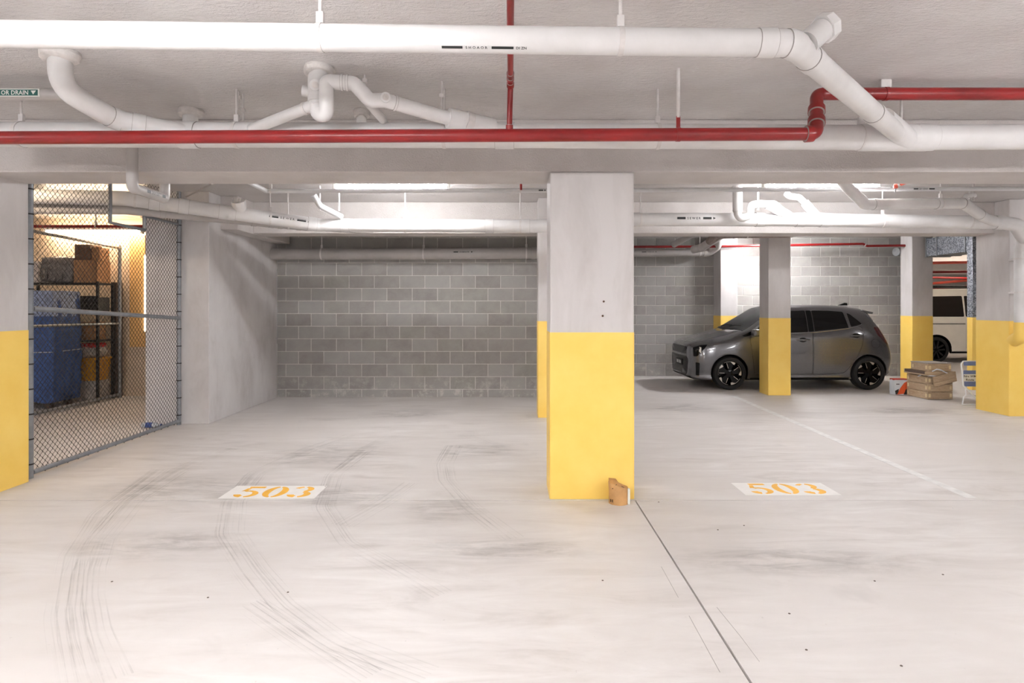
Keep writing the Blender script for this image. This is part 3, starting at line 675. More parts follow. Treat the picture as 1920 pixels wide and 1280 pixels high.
# dim pipes in the back bays
W1 = pipe('waste_pipe', 'grey waste pipe hung along the block wall of the empty bay', 'pipe', [P(497, 476, 9.84), P(760, 476, 9.84), P(1060, 474, 9.84)], .088, 'grey_pvc', .1, joints=(1000,), straps=(603, 795, 987), jl=.06)
m, mp, x = pipe_print(W1, W1.nearx(870), .088, [('arrow', -.02), ('gap', .02), ('bar', .06), ('gap', .02), ('text', 'STORMWATER'), ('gap', .02), ('bar', .02)], .2, .018); adopt(W1, m.build('printed_band', 'print_black', W1.root, False))
W2 = pipe('waste_pipe', 'grey waste pipe hung along the block wall in front of the hatchback nose', 'pipe', [P(1120, 475, 12.75), P(1330, 473, 12.75), P(1346, 462, 12.6), P(1347, 446, 12.4)], .075, 'grey_pvc', .12, joints=(1322,), straps=(1312,), jl=.06)
m, mp, x = pipe_print(W2, W2.nearx(1216), .075, [('arrow', -.02), ('gap', .02), ('bar', .08), ('gap', .02), ('text', 'STORMWATER'), ('gap', .02), ('bar', .02)], .2, .016); adopt(W2, m.build('printed_band', 'print_black', W2.root, False))
pipe('drain_branch', 'slanting grey drain branch near the lagged pipe', 'pipe', [P(1300, 468, 12.2), P(1316, 464, 12.0), P(1352, 440, 10.4)], .075, 'grey_pvc', .1)
pipe('drain_branch', 'short grey drain pipe slanting up into the dark ceiling of the hatchback bay', 'pipe', [P(1264, 458, 12.4), P(1300, 438, 11.4)], .06, 'grey_pvc', .1)
LP = pipe('lagged_pipe', 'rough lagged grey pipe in front of the narrow pillar top', 'pipe', [P(1330, 452, 10.1), P(1350, 440, 9.75), P(1380, 439, 9.7), P(1480, 438, 9.7), P(1503, 430, 9.7)], .062, 'lagging', .06, joints=(1375, 1484), straps=(1400,), jl=.02)
pipe('sprinkler_pipe', 'thin red pipe close under the ceiling of the hatchback bay', 'pipe', [P(1120, 436, 10.4), P(1346, 436, 10.4)], .021, 'red_paint')
RL = pipe('sprinkler_pipe', 'thin red pipe running along the block wall above the hatchback', 'pipe', [P(1100, 463, 12.55), P(1345, 462, 12.55), P(1618, 457, 12.55), P(1626, 461, 12.55), P(1720, 460, 12.55)], .024, 'red_paint', .03, straps=(1622,), top=0)
# galvanised duct
DU = thing('air_duct', 'speckled galvanised air duct beside the far yellow pillar', 'duct', (7.98, 10.9, 0))
def loc(o, t): o.matrix_parent_inverse = Matrix.Translation(-Vector(t.location)); return o
loc(MB().bbox((8.0, 11.0, 2.40), (8.45, 12.25, 2.745), .006).build('duct_run', 'galv_duct', DU), DU)
loc(MB().bbox((7.92, 10.92, BAND), (8.5, 11.05, 2.745), .006).build('duct_drop', 'galv_duct', DU), DU)
loc(MB().bbox((7.92, 10.92, 0), (8.5, 11.05, BAND), .006).build('painted_base', 'yellow_paint', DU), DU)
for y in (11.2, 11.95, 12.25): loc(MB().bbox((7.985, y - .012, 2.385), (8.465, y + .012, 2.76), .004).build('flange', 'galv', DU), DU)
for y in (11.25, 11.4, 11.7): loc(MB().bbox((8.02, y - .01, 2.74), (8.05, y + .01, CEIL), .002).build('hanger', 'shelf_black', DU), DU)
cp = pipe('round_duct_end', 'round grey duct end poking out behind the pillar by the crates', 'duct', [P(1680, 472, 12.75), P(1700, 472, 12.85)], .085, 'galv')
# van hall pipes
for i, (px0, py0, px1, py1, Y, r) in enumerate(((1740, 493, 1830, 491, 13.6, .03), (1740, 510, 1830, 509, 16.5, .035), (1740, 520, 1830, 522, 18, .03), (1740, 532, 1830, 524, 19.5, .04), (1740, 541, 1830, 537, 21.5, .05))):
    a, b = P(px0, py0, Y), P(px1, py1, Y); dv = (b - a)
    pipe('sprinkler_pipe', ('bright orange red pipe in front of the beam before the van', 'level dark red pipe just behind the beam before the van', 'thin dark red pipe directly above the van roof', 'slanting orange red pipe crossing above the van', 'thick dark red pipe beyond the far beam behind the van')[i], 'pipe', [a - dv * 1.5, b + dv * 2], r, 'orange_red' if i in (0, 3) else 'red_paint')
struct('trim_4', MB().bbox((8.6, 15.2, 2.5), (XR, 15.6, CEIL), .008), 'beam_paint', 'ceiling beam over the white van', 'beam')
struct('trim_5', MB().bbox((8.6, 20.2, 2.45), (XR, 20.6, CEIL), .008), 'beam_paint', 'ceiling beam beyond the white van', 'beam')

# ------------------------------------------------------------------ chain link fences
def chain_link(X, ya, yb, za, zb, hole=None, a=.030, dz=.0285, r=.0025):
    m = MB(); n = int((yb - ya) / a); rows = int((zb - za) / dz)
    for k in range(n):
        seg = []
        for i in range(rows + 1):
            y = ya + (k + ((i + k) % 2)) * a; z = za + i * dz
            if hole and hole[0] < y < hole[1] and z > hole[2]:
                if len(seg) > 1: m.tube(seg, r, 3, False)
                seg = []
            else: seg.append(Vector((X + (.004 if (i + k) % 2 else -.004), y, z)))
        if len(seg) > 1: m.tube(seg, r, 3, False)
    return m
FX = -4.06
fence = thing('chain_link_fence', 'grey chain link fence with steel rails between two concrete pillars', 'fence', (FX, 5.3, 0))
o = loc(chain_link(FX, 5.40, 7.74, .05, 2.84, (6.40, 7.02, 2.29)).build('wire_mesh', 'wire', fence, True, 60, False), fence); o['kind'] = 'stuff'
rail = lambda pts, r=.021, nm='rail': loc(MB().tube(pts, r, 12).build(nm, 'fence_galv', fence), fence)
rail([(FX, 5.335, 0), (FX, 5.335, 2.84)], .032, 'post'); rail([(FX, 7.735, 0), (FX, 7.735, 2.84)], .026, 'post')
rail([(FX + .012, 5.36, .045), (FX + .012, 7.72, .05)]); rail([(FX + .012, 5.36, 1.425), (FX + .012, 7.72, 1.30)], .022)
rail([(FX, 6.41, 2.84), (FX, 6.41, 2.29), (FX, 7.01, 2.285), (FX, 7.01, 2.44)], .02, 'cutout_frame')
rail([(FX, 7.01, 2.44), (FX, 7.72, 2.44)], .015)
for z in [.12 + .21 * i for i in range(13)]:
    loc(MB().lathe([(.035, -.006), (.036, 0), (.035, .006)], 12, Matrix.Translation((FX, 5.335, z))).build('tie_wire', 'wire', fence), fence)
    loc(MB().lathe([(.029, -.006), (.030, 0), (.029, .006)], 12, Matrix.Translation((FX, 7.735, z))).build('tie_wire', 'wire', fence), fence)
for y in [5.5 + .14 * i for i in range(16)]:
    loc(MB().tube([(FX + .012, y, .02), (FX + .03, y + .008, .045), (FX + .012, y + .012, .07)], .004, 5).build('tie_wire', 'wire', fence), fence)
CXX = -6.2
cage = thing('storage_cage', 'inner storage cage fence of chain link in front of the stored goods', 'fence', (CXX, 7.4, 0))
o = loc(chain_link(CXX, 7.45, 10.02, .07, 2.36, None, .032, .031, .0022).build('wire_mesh', 'wire', cage, True, 60, False), cage); o['kind'] = 'stuff'
for pts, r, nm, mt in (([(CXX, 7.42, 2.44), (CXX, 10.03, 2.36)], .022, 'rail', 'galv'), ([(CXX, 7.42, 1.19), (CXX, 10.03, 1.17)], .018, 'rail', 'galv'), ([(CXX, 7.42, .05), (CXX, 10.03, .05)], .024, 'rail', 'fence_galv'),
    ([(CXX, 10.03, 0), (CXX, 10.03, 2.4)], .026, 'post', 'fence_galv'), ([(CXX, 7.42, 0), (CXX, 7.42, 2.45)], .026, 'post', 'fence_galv')):
    loc(MB().tube(pts, r, 12).build(nm, mt, cage), cage)

# ------------------------------------------------------------------ stored goods behind the cage
def carton(label, lo, hi, mat='cardboard', cat='box', tape=True):
    t = thing('cardboard_carton', label, cat, ((lo[0] + hi[0]) / 2, (lo[1] + hi[1]) / 2, lo[2])); hx, hy, hz = (hi[0] - lo[0]) / 2, (hi[1] - lo[1]) / 2, hi[2] - lo[2]
    MB().bbox((-hx, -hy, 0), (hx, hy, hz), .006).build('body', mat, t)
    for s in (-1, 1): MB().bbox((-hx + .003, s * hy * .02 if s > 0 else -hy, hz - .001), (hx - .003, hy if s > 0 else -hy * .02, hz + .003), .001).build('flap', mat, t)
    MB().box((-hx * .98, -.024, hz + .003), (hx * .98, .024, hz + .0045)).build('tape', 'kraft', t, False)
    return t
SZ = (1.8, 1.36, .93)
sh = thing('storage_shelf', 'black metal shelving unit against the storage wall', 'shelf', (-6.85, 9.8, 0))
for x in (-7.45, -6.28):
    for y in (9.62, 9.98): loc(MB().bbox((x - .018, y - .018, 0), (x + .018, y + .018, 1.82), .003).build('upright', 'shelf_black', sh), sh)
for z in SZ: loc(MB().bbox((-7.46, 9.61, z - .03), (-6.27, 9.99, z), .004).build('shelf_board', 'shelf_black', sh), sh)
carton('dark brown carton on top of the black shelving unit', (-6.66, 9.64, 1.8), (-6.30, 9.96, 2.14), 'cardboard')
carton('small dark carton stacked on the topmost carton', (-6.66, 9.66, 2.146), (-6.42, 9.94, 2.38), 'cardboard_dark')
carton('pale carton beside the silver bundle on the shelf top', (-7.44, 9.64, 1.8), (-7.20, 9.96, 2.12), 'cloth_white')
carton('narrow tan carton beside the small dark carton', (-6.41, 9.68, 2.146), (-6.29, 9.92, 2.34), 'cardboard')
carton('warm brown carton on the middle shelf below the black crate', (-6.62, 9.66, .93), (-6.36, 9.94, 1.2), 'cardboard')
carton('pale carton on the floor under the yellow tub', (-6.64, 9.66, 0), (-6.31, 9.96, .30), 'cloth_white')
def lumpy(lo, hi, amp, seed, cuts=5, round_=.5):
    bm = bmesh.new(); bmesh.ops.create_cube(bm, size=2); bmesh.ops.subdivide_edges(bm, edges=bm.edges[:], cuts=cuts, use_grid_fill=True)
    rr = random.Random(seed); ph = [rr.uniform(0, 6) for _ in range(6)]
    for v in bm.verts:
        c = v.co.copy(); s = c.normalized() * 1.15; c = c.lerp(s, round_)
        c += c.normalized() * amp * (math.sin(5 * c.x + ph[0]) * math.sin(4 * c.y + ph[1]) + .6 * math.sin(9 * c.z + ph[2] + 3 * c.x))
        v.co = Vector([(lo[i] + hi[i]) / 2 + c[i] * (hi[i] - lo[i]) / 2 for i in range(3)])
    for v in bm.verts: v.co.z = max(v.co.z, lo[2])
    return bm
def lump(name, label, cat, lo, hi, mat, amp=.06, seed=1, round_=.5, parent=None, cuts=6):
    bm = lumpy(lo, hi, amp, seed, cuts, round_); m = MB(); m.frombm(bm); bm.free(); o = m.build(name, mat, parent, True, 80)
    return tag(o, label, cat) if label else o
sb = thing('silver_bundle', 'wrapped silver grey bundle lying on the shelf top', 'bundle', (-6.95, 9.8, 1.8))
loc(lump('wrap', None, None, (-7.18, 9.64, 1.802), (-6.68, 9.96, 2.2), 'silver_bag', .05, 3, .35, sb), sb)
for x in (-7.05, -6.82): loc(MB().tube([(x, 9.63, 1.83), (x, 9.66, 2.18), (x, 9.8, 2.21), (x, 9.94, 2.18), (x, 9.97, 1.83)], .008, 6).build('strap', 'shelf_black', sb), sb)
bc = thing('plastic_crate', 'black plastic crate on the second shelf beside the cage mesh', 'crate', (-6.45, 9.8, 1.36))
for lo, hi in (((-6.62, 9.66, 1.36), (-6.30, 9.94, 1.375)), ((-6.62, 9.66, 1.375), (-6.30, 9.675, 1.58)), ((-6.62, 9.925, 1.375), (-6.30, 9.94, 1.58)), ((-6.62, 9.675, 1.375), (-6.605, 9.925, 1.58)), ((-6.315, 9.675, 1.375), (-6.30, 9.925, 1.58))):
    loc(MB().bbox(lo, hi, .003).build('side', 'crate_black', bc), bc)
loc(MB().bbox((-6.635, 9.645, 1.57), (-6.285, 9.66, 1.60), .004).build('rim', 'crate_black', bc), bc)
tb = thing('storage_tub', 'yellow plastic tub standing on the pale carton', 'tub', (-6.47, 9.8, .305))
m = MB(); m.add([(-6.62, 9.68, .305), (-6.33, 9.68, .305), (-6.33, 9.94, .305), (-6.62, 9.94, .305), (-6.65, 9.65, .62), (-6.30, 9.65, .62), (-6.30, 9.97, .62), (-6.65, 9.97, .62)], [(0, 3, 2, 1), (4, 5, 6, 7), (0, 1, 5, 4), (1, 2, 6, 5), (2, 3, 7, 6), (3, 0, 4, 7)])
loc(m.build('body', 'tub_yellow', tb), tb); loc(MB().bbox((-6.67, 9.63, .62), (-6.28, 9.99, .655), .008).build('lid', 'tub_yellow', tb), tb)
tagb = thing('cloth_bag', 'bulging white cloth bag with a red band on the yellow tub', 'bag', (-6.47, 9.8, .655))
loc(lump('bag', None, None, (-6.62, 9.67, .656), (-6.31, 9.93, .84), 'cloth_white', .09, 5, .7, tagb), tagb)
loc(lump('band', None, None, (-6.62, 9.68, .80), (-6.32, 9.92, .88), 'red_cloth', .05, 6, .5, tagb), tagb)
tp = thing('covered_stack', 'tall stack wrapped in a blue tarpaulin with a pale top sheet', 'tarpaulin', (-6.95, 9.15, 0))
bm = bmesh.new(); bmesh.ops.create_cube(bm, size=2); bmesh.ops.subdivide_edges(bm, edges=bm.edges[:], cuts=14, use_grid_fill=True)
for v in bm.verts:
    c = v.co; s = c.copy(); k = .03 * math.sin(7 * c.x + 2 * c.z) * (1 - c.z) * .7 + .015 * math.sin(13 * c.z + 4 * c.y) + .02 * math.sin(9 * c.y)
    fl = 1 + .07 * (1 - c.z) / 2 + k
    v.co = Vector((-6.96 + c.x * .52 * fl, 9.17 + c.y * .27 * fl, .86 + c.z * .76 + .02 * math.sin(6 * c.x) * (c.z < -.9)))
m = MB(); m.frombm(bm); bm.free(); loc(m.build('tarpaulin', 'tarp_blue', tp, True, 80), tp)
loc(lump('top_sheet', None, None, (-7.50, 8.885, 1.30), (-6.425, 9.455, 1.665), 'tarp_pale', .012, 9, .05, tp, 10), tp)
for x in (-7.35, -6.55):
    for y in (8.98, 9.36): loc(MB().bbox((x - .04, y - .04, 0), (x + .04, y + .04, .13), .005).build('foot', 'dark_wood', tp), tp)
loc(MB().tube([(-7.50, 8.885, .78), (-6.43, 8.88, .80), (-6.40, 9.45, .81)], .006, 6).build('rope', 'bag_white', tp), tp)
tag(MB().bbox((-6.30, 10.035, 0), (-6.255, 10.195, 1.82), .004).build('leaning_board', 'dark_wood'), 'tall dark board standing between cage and storage wall', 'board')
wb = tag(MB().bbox((-6.13, 10.17, .79), (-5.88, 10.198, 2.58), .004).build('wall_board', 'door_timber'), 'tall amber board mounted on the warm storage wall', 'board')
sl = thing('glowing_strip', 'narrow upright glowing strip beside the amber wall board', 'lamp', (-5.85, 10.19, 1.03))  # glowing bar built for a bright upright slot in the wall
MB().bbox((-.04, -.03, 0), (.04, .008, 1.24), .004).build('housing', 'white_gloss', sl); MB().bbox((-.032, -.045, .02), (.032, -.031, 1.22), .005).build('glow_face', 'lit_slot', sl)
pipe('sprinkler_pipe', 'dark red pipe crossing behind the chain link fence near the ceiling', 'pipe', [(-7.9, 9.0, 2.575), (-4.52, 9.0, 2.575)], .022, 'red_paint', straps=(.5, 2.0))
bt = thing('plastic_bottle', 'clear plastic bottle with blue label lying behind the fence bottom', 'bottle', (-4.30, 7.55, .032))
Mx = Matrix.Rotation(PI / 2, 4, 'Y') @ Matrix.Identity(4)
MB().lathe([(.0, -.1), (.028, -.098), (.031, -.07), (.031, .05), (.012, .1), (.012, .12)], 14, Mx).build('body', 'plastic_clear', bt)
MB().lathe([(.0315, -.05), (.0318, 0), (.0315, .03)], 14, Mx).build('wrap_label', 'blue_label', bt); MB().lathe([(.014, .118), (.014, .135)], 10, Mx).build('cap', 'blue_label', bt)

# ------------------------------------------------------------------ paper bag at the broad pillar
pb = thing('paper_bag', 'crumpled brown paper bag standing at the foot of the broad pillar', 'bag', (.785, 4.665, 0))
n = 26; m = MB(); vs = []; rows = 9
for j in range(rows):
    t = j / (rows - 1)
    for k in range(n):
        a = 2 * PI * k / n; ca, sa = math.cos(a), math.sin(a)
        rx = .073 * (1 + .03 * math.sin(3 * a + 4 * t)); ry = .062 * (1 + .03 * math.cos(4 * a + 5 * t))
        top = .158 - .042 * (ca * .5 + .5) + .012 * (sa < 0) * 0
        vs.append((rx * ca - .003 * t, ry * sa, .0 + top * t + .002 * math.sin(5 * a) * (t > .5)))
fs = [(j * n + k, j * n + (k + 1) % n, (j + 1) * n + (k + 1) % n, (j + 1) * n + k) for j in range(rows - 1) for k in range(n)]
for q, (sc, dz) in enumerate(((.84, -.012), (.55, -.020), (.2, -.006))):
    b0 = len(vs)
    for k in range(n):
        a = 2 * PI * k / n; p = vs[(rows - 1) * n + k]; vs.append((p[0] * sc, p[1] * sc, p[2] * 1 + dz - .012 * math.cos(a) * (1 - sc) * -1 + .006 * math.sin(3 * a + q)))
    pa = b0 - n
    fs += [(pa + k, pa + (k + 1) % n, b0 + (k + 1) % n, b0 + k) for k in range(n)]
fs.append(tuple(range(len(vs) - n, len(vs)))); fs.append(tuple(range(n - 1, -1, -1)))
m.add(vs, fs).build('bag', 'kraft', pb, True, 50)
m = MB(); m.add([(-.073, .01, .13), (-.066, -.045, .12), (-.03, -.058, .112), (.02, -.05, .125), (-.02, .02, .175), (-.07, .03, .178)], [(0, 1, 2, 5), (2, 3, 4, 5)]); 
fl = m.build('folded_flap', 'kraft', pb, True, 60); md = fl.modifiers.new('s', 'SOLIDIFY'); md.thickness = .003
MB().tube([(-.055, -.05, .119), (-.02, -.02, .142), (.0, -.02, .136), (.035, -.028, .122)], .0028, 6).build('crease', 'kraft_dark', pb)
MB().bbox((.058, -.045, .004), (.075, -.012, .115), .002).build('label_strip', 'label_white', pb)
for k in range(2): MB().bbox((-.070 + .012 * k, -.044 - .01 * k, .022), (-.064 + .012 * k, -.038 - .01 * k, .042), .001, None).build('print_mark', 'kraft_dark', pb)

# ------------------------------------------------------------------ wooden crates by the far pillar
wc = thing('wooden_crate', 'large slatted wooden crate standing on the floor beside the pillar', 'crate', (6.42, 9.8, 0), rz=math.radians(3))
def slat(lo, hi, root, mat='crate_wood', nm='slat', M=None): return MB().bbox(lo, hi, .003, M).build(nm, mat, root)
CW, CD = .40, .48
for k in range(3):
    z0 = .005 + k * .118; z1 = z0 + .112
    slat((0, 0, z0), (CW, .016, z1), wc); slat((0, CD - .016, z0), (CW, CD, z1), wc); slat((0, .018, z0), (.016, CD - .018, z1), wc); slat((CW - .016, .018, z0), (CW, CD - .018, z1), wc)
    for (x, y, dx, dy) in ((.012, -.006, .035, .004), (CW - .05, -.006, .035, .004)): slat((x, y, z0 + .03), (x + dx, y + dy + .004, z0 + .085), wc, 'peg_wood', 'peg')
    for y in (.015, CD - .055): slat((-.006, y, z0 + .03), (.003, y + .035, z0 + .085), wc, 'peg_wood', 'peg')
for x in (.018, CW - .05):
    for y in (.02, CD - .05): slat((x, y, 0), (x + .03, y + .03, .36), wc, nm='corner_post')
slat((.0, 0, .36), (CW, CD, .372), wc, 'lid_grey', 'lid')
wl = thing('crate_panel', 'loose wooden panel leaning across the front of the large crate', 'panel', (6.60, 9.775, .36))
Mt = Matrix.Rotation(math.radians(-14), 4, 'Y') @ Matrix.Rotation(math.radians(8), 4, 'X')
MB().bbox((-.13, -.02, -.13), (.23, -.004, -.07), .003, Mt).build('slat', 'crate_wood', wl); MB().bbox((-.13, -.02, -.068), (.23, -.004, .03), .003, Mt).build('slat', 'crate_wood', wl)
dp = thing('dark_tray', 'flat dark-edged wooden tray between the two crates', 'tray', (6.42, 9.8, .373), rz=math.radians(3))
slat((-.05, -.02, 0), (CW + .02, CD, .02), dp, 'crate_wood', 'tray_bottom')
for lo, hi in (((-.05, -.02, .02), (CW + .02, .0, .062)), ((-.05, CD - .02, .02), (CW + .02, CD, .062)), ((-.05, 0, .02), (-.03, CD - .02, .062)), ((CW, 0, .02), (CW + .02, CD - .02, .062))): slat(lo, hi, dp, 'dark_wood' if lo[0] < 0 and hi[0] < 0 else 'crate_wood', 'tray_side')
wu = thing('wooden_crate', 'small shallow wooden crate on top of the dark-edged tray', 'crate', (6.44, 9.82, .436), rz=math.radians(5))
for lo, hi in (((0, 0, 0), (CW - .02, .016, .115)), ((0, .36, 0), (CW - .02, .376, .115)), ((0, .016, 0), (.016, .36, .115)), ((CW - .036, .016, 0), (CW - .02, .36, .115))): slat(lo, hi, wu)
slat((-.005, -.005, .115), (CW - .015, .38, .128), wu, 'lid_grey', 'lid')
for (x, y) in ((.01, -.006), (CW - .06, -.006)): slat((x, y, .03), (x + .035, y + .008, .085), wu, 'peg_wood', 'peg')
for y in (.02, .31): slat((-.006, y, .03), (.003, y + .035, .085), wu, 'peg_wood', 'peg')
st = tag(MB().tube(Run([(6.40, 10.0, .34), (6.39, 9.88, .385), (6.42, 9.79, .375), (6.62, 9.765, .355)], .02).p, .009, 8).build('packing_strap', 'bag_white'), 'white packing strap bent over the crate edge', 'strap')
st2 = tag(MB().tube(Run([(6.47, 9.775, .44), (6.53, 9.755, .475), (6.60, 9.76, .46), (6.72, 9.765, .40)], .02).p, .009, 8).build('packing_strap', 'bag_white'), 'white packing strap hanging over the dark-edged tray', 'strap')
rbag = thing('fuel_bag', 'small red and white paper bag with flame print beside the crates', 'bag', (6.33, 10.38, 0))
bm = lumpy((-.12, -.07, 0), (.12, .07, .25), .015, 4, 6, .12); m = MB(); m.frombm(bm); bm.free(); m.build('bag', 'bag_white', rbag, True, 60)
MB().bbox((-.118, -.065, .235), (.118, .065, .262), .008).build('folded_top', 'red_bag', rbag)
def patch(pts, mat, nm): 
    m = MB(); m.prism(pts, lambda a, b, d: (a, d, b), -.0735, -.078); return m.build(nm, mat, rbag, False)
patch([(-.08, .01), (-.02, .12), (.04, .20), (.11, .235), (.11, .10), (.06, .08), (.03, .02)], 'orange_flame', 'flame_print'); patch([(.03, .01), (.06, .09), (.112, .12), (.112, .01)], 'charcoal', 'coal_print'); patch([(-.10, .01), (-.11, .07), (-.05, .10), (-.06, .02)], 'charcoal', 'coal_print'); patch([(-.09, .17), (-.09, .185), (-.04, .185), (-.04, .17)], 'print_grey', 'print_line')

# ------------------------------------------------------------------ folding chair
fc = thing('folding_chair', 'white tube folding chair with blue fabric beside the yellow pillar', 'chair', (6.57, 9.28, 0))
wt = lambda pts, nm, r=.009: MB().tube(Run(pts, .03).p, r, 10).build(nm, 'white_tube', fc)
for dx in (0, .52):
    s = 1 if dx == 0 else -1
    wt([(dx + s * .03, -.0, .64), (dx, 0, .60), (dx + s * .02, -.0, .42), (dx + s * .03, 0, .28), (dx + s * .10, -.02, .21), (dx + s * .26, -.05, .015)], 'back_tube', .011)
    wt([(dx + s * .06, .0, .25), (dx + s * .07, .0, .145), (dx + s * .03, -.01, .12), (dx, -.02, .012)], 'leg', .009)
wt([(0.0, -.02, .012), (.52, -.02, .012)], 'foot_bar'); wt([(.08, 0, .14), (.44, 0, .14)], 'cross_bar'); wt([(.03, 0, .64), (.49, 0, .64)], 'top_bar')
MB().bbox((.035, -.008, .575), (.485, .004, .645), .003).build('head_band', 'chair_blue', fc)
MB().bbox((.03, -.006, .27), (.49, .004, .505), .003).build('backrest', 'chair_blue', fc)
vs, fs = text_polys('Nrv WM', .05); m = MB(); m.add([(.03 + v.x, -.0075, .405 + v.y * .9) for v in vs], fs); m.build('lettering', 'print_black', fc, False).__setitem__('kind', 'stuff')
vs, fs = text_polys('Routa', .05); m = MB(); m.add([(.06 + v.x, -.0075, .355 + v.y * .9) for v in vs], fs); m.build('lettering', 'print_black', fc, False).__setitem__('kind', 'stuff')
MB().box((.032, -.0068, .345), (.488, -.0062, .45)).build('white_stripe', 'bag_white', fc, False)

# ------------------------------------------------------------------ vehicles
def catmull(p, t):
    n = len(p); i = min(int(t), n - 2); f = t - i
    a, b, c, d = p[max(i - 1, 0)], p[i], p[i + 1], p[min(i + 2, n - 1)]
    return tuple(.5 * ((2 * b[k]) + (-a[k] + c[k]) * f + (2 * a[k] - 5 * b[k] + 4 * c[k] - d[k]) * f * f + (-a[k] + 3 * b[k] - 3 * c[k] + d[k]) * f ** 3) for k in range(len(b)))
def loft(st, nu=5, nv=4):
    """st = [(u, [(y,z)...])]; closed solid, mirrored in y"""
    np_ = len(st[0][1]); rows = []
    flat = [[(s[0],) + s[1][j] for s in st] for j in range(np_)]
    NU = (len(st) - 1) * nu
    for a in range(NU + 1):
        t = a / nu; ctrl = [catmull(flat[j], t) for j in range(np_)]; half = []
        for b in range((np_ - 1) * nv + 1):
            q = catmull(ctrl, b / nv); half.append(q)
        rows.append(half)
    nh = len(rows[0]); m = MB(); vs = []; ring_n = 2 * nh - 2
    for half in rows:
        vs += [(q[0], -max(q[1], 0) if 0 < i < nh - 1 else 0, q[2]) for i, q in enumerate(half)]
        vs += [(q[0], max(q[1], 0), q[2]) for q in half[-2:0:-1]]
    R = len(rows); fs = []
    for i in range(R - 1):
        for k in range(ring_n):
            k2 = (k + 1) % ring_n; fs.append((i * ring_n + k, i * ring_n + k2, (i + 1) * ring_n + k2, (i + 1) * ring_n + k))
    for base in (0, (R - 1) * ring_n):                       # end caps fan out from the middle of the end section
        half = rows[0 if base == 0 else -1]; vs.append((half[0][0], 0, (half[0][2] + half[-1][2]) / 2)); c = len(vs) - 1
        fs += [(base + k, base + (k + 1) % ring_n, c) for k in range(ring_n)]
    m.add(vs, fs); return m
def poly_off(poly, d):                                        # inset a polygon by d
    n = len(poly); ar = sum(poly[i][0] * poly[(i + 1) % n][1] - poly[(i + 1) % n][0] * poly[i][1] for i in range(n)); s = 1 if ar > 0 else -1; out = []
    for i in range(n):
        p0, p1, p2 = Vector(poly[i - 1]), Vector(poly[i]), Vector(poly[(i + 1) % n]); e1 = (p1 - p0).normalized(); e2 = (p2 - p1).normalized()
        n1 = Vector((-e1.y, e1.x)) * s; n2 = Vector((-e2.y, e2.x)) * s; b = (n1 + n2); b = b / max(b.dot(n1), .35); out.append(tuple(p1 + b * d))
    return out
def smooth_poly(poly, n=4, rad=.03):
    out = []; N = len(poly)
    for i in range(N):
        a, b, c = Vector(poly[i - 1]), Vector(poly[i]), Vector(poly[(i + 1) % N]); u = a - b; v = c - b; t = min(rad, u.length * .4, v.length * .4); p0 = b + u.normalized() * t; p1 = b + v.normalized() * t
        for k in range(n + 1): q = k / n; out.append(tuple(p0 * (1 - q) ** 2 + b * 2 * q * (1 - q) + p1 * q * q))
    return out
def tmp(m, mats): return link(bpy.data.objects.new('tmp', m.mesh('tmp', mats, False)))
def boolean(obj, cutter, op):
    md = obj.modifiers.new('b', 'BOOLEAN'); md.operation = op; md.object = cutter; md.solver = 'EXACT'
    try: md.material_mode = 'TRANSFER'
    except Exception: pass
    dg = bpy.context.evaluated_depsgraph_get(); dg.update(); me = bpy.data.meshes.new_from_object(obj.evaluated_get(dg)); obj.modifiers.clear(); return me
def volume(me):
    bm = bmesh.new(); bm.from_mesh(me); v = bm.calc_volume(signed=True); bm.free(); return v
def carve(body, cutters, mat):
    '''cut prisms out of a solid one after another; a cut that leaves no sound solid is retried with self-intersection'''
    for m in cutters:
        c = tmp(m, [mat]); v0 = volume(body.data); me = boolean(body, c, 'DIFFERENCE'); v1 = volume(me)
        if not (.3 * v0 < v1 <= v0 * 1.001):
            c.location = (.0013, .0, .0017); me = boolean(body, c, 'DIFFERENCE'); v1 = volume(me)
        if .3 * v0 < v1 <= v0 * 1.001: body.data = me
        else: print('CARVE FAILED')
        bpy.data.objects.remove(c)
def inflate(m, d):
    me = bpy.data.meshes.new('i'); me.from_pydata(m.v, [], m.f); bm = bmesh.new(); bm.from_mesh(me); bmesh.ops.recalc_face_normals(bm, faces=bm.faces[:]); bm.normal_update()
    for v in bm.verts: v.co += v.normal * d
    q = MB(); q.frombm(bm); bm.free(); return q
def finish(me, name, parent, mat=None, angle=30):
    me.name = name
    if mat: me.materials.clear(); me.materials.append(MAT[mat])
    me.shade_smooth(); me.set_sharp_from_angle(angle=math.radians(angle)); return link(bpy.data.objects.new(name, me), parent)
SIDE = lambda a, b, d: (a, d, b)
def mirrored(o, name=None):
    me = o.data.copy(); 
    for v in me.vertices: v.co.y = -v.co.y
    me.flip_normals(); c = bpy.data.objects.new(name or o.name.split('.')[0], me); return link(c, o.parent)
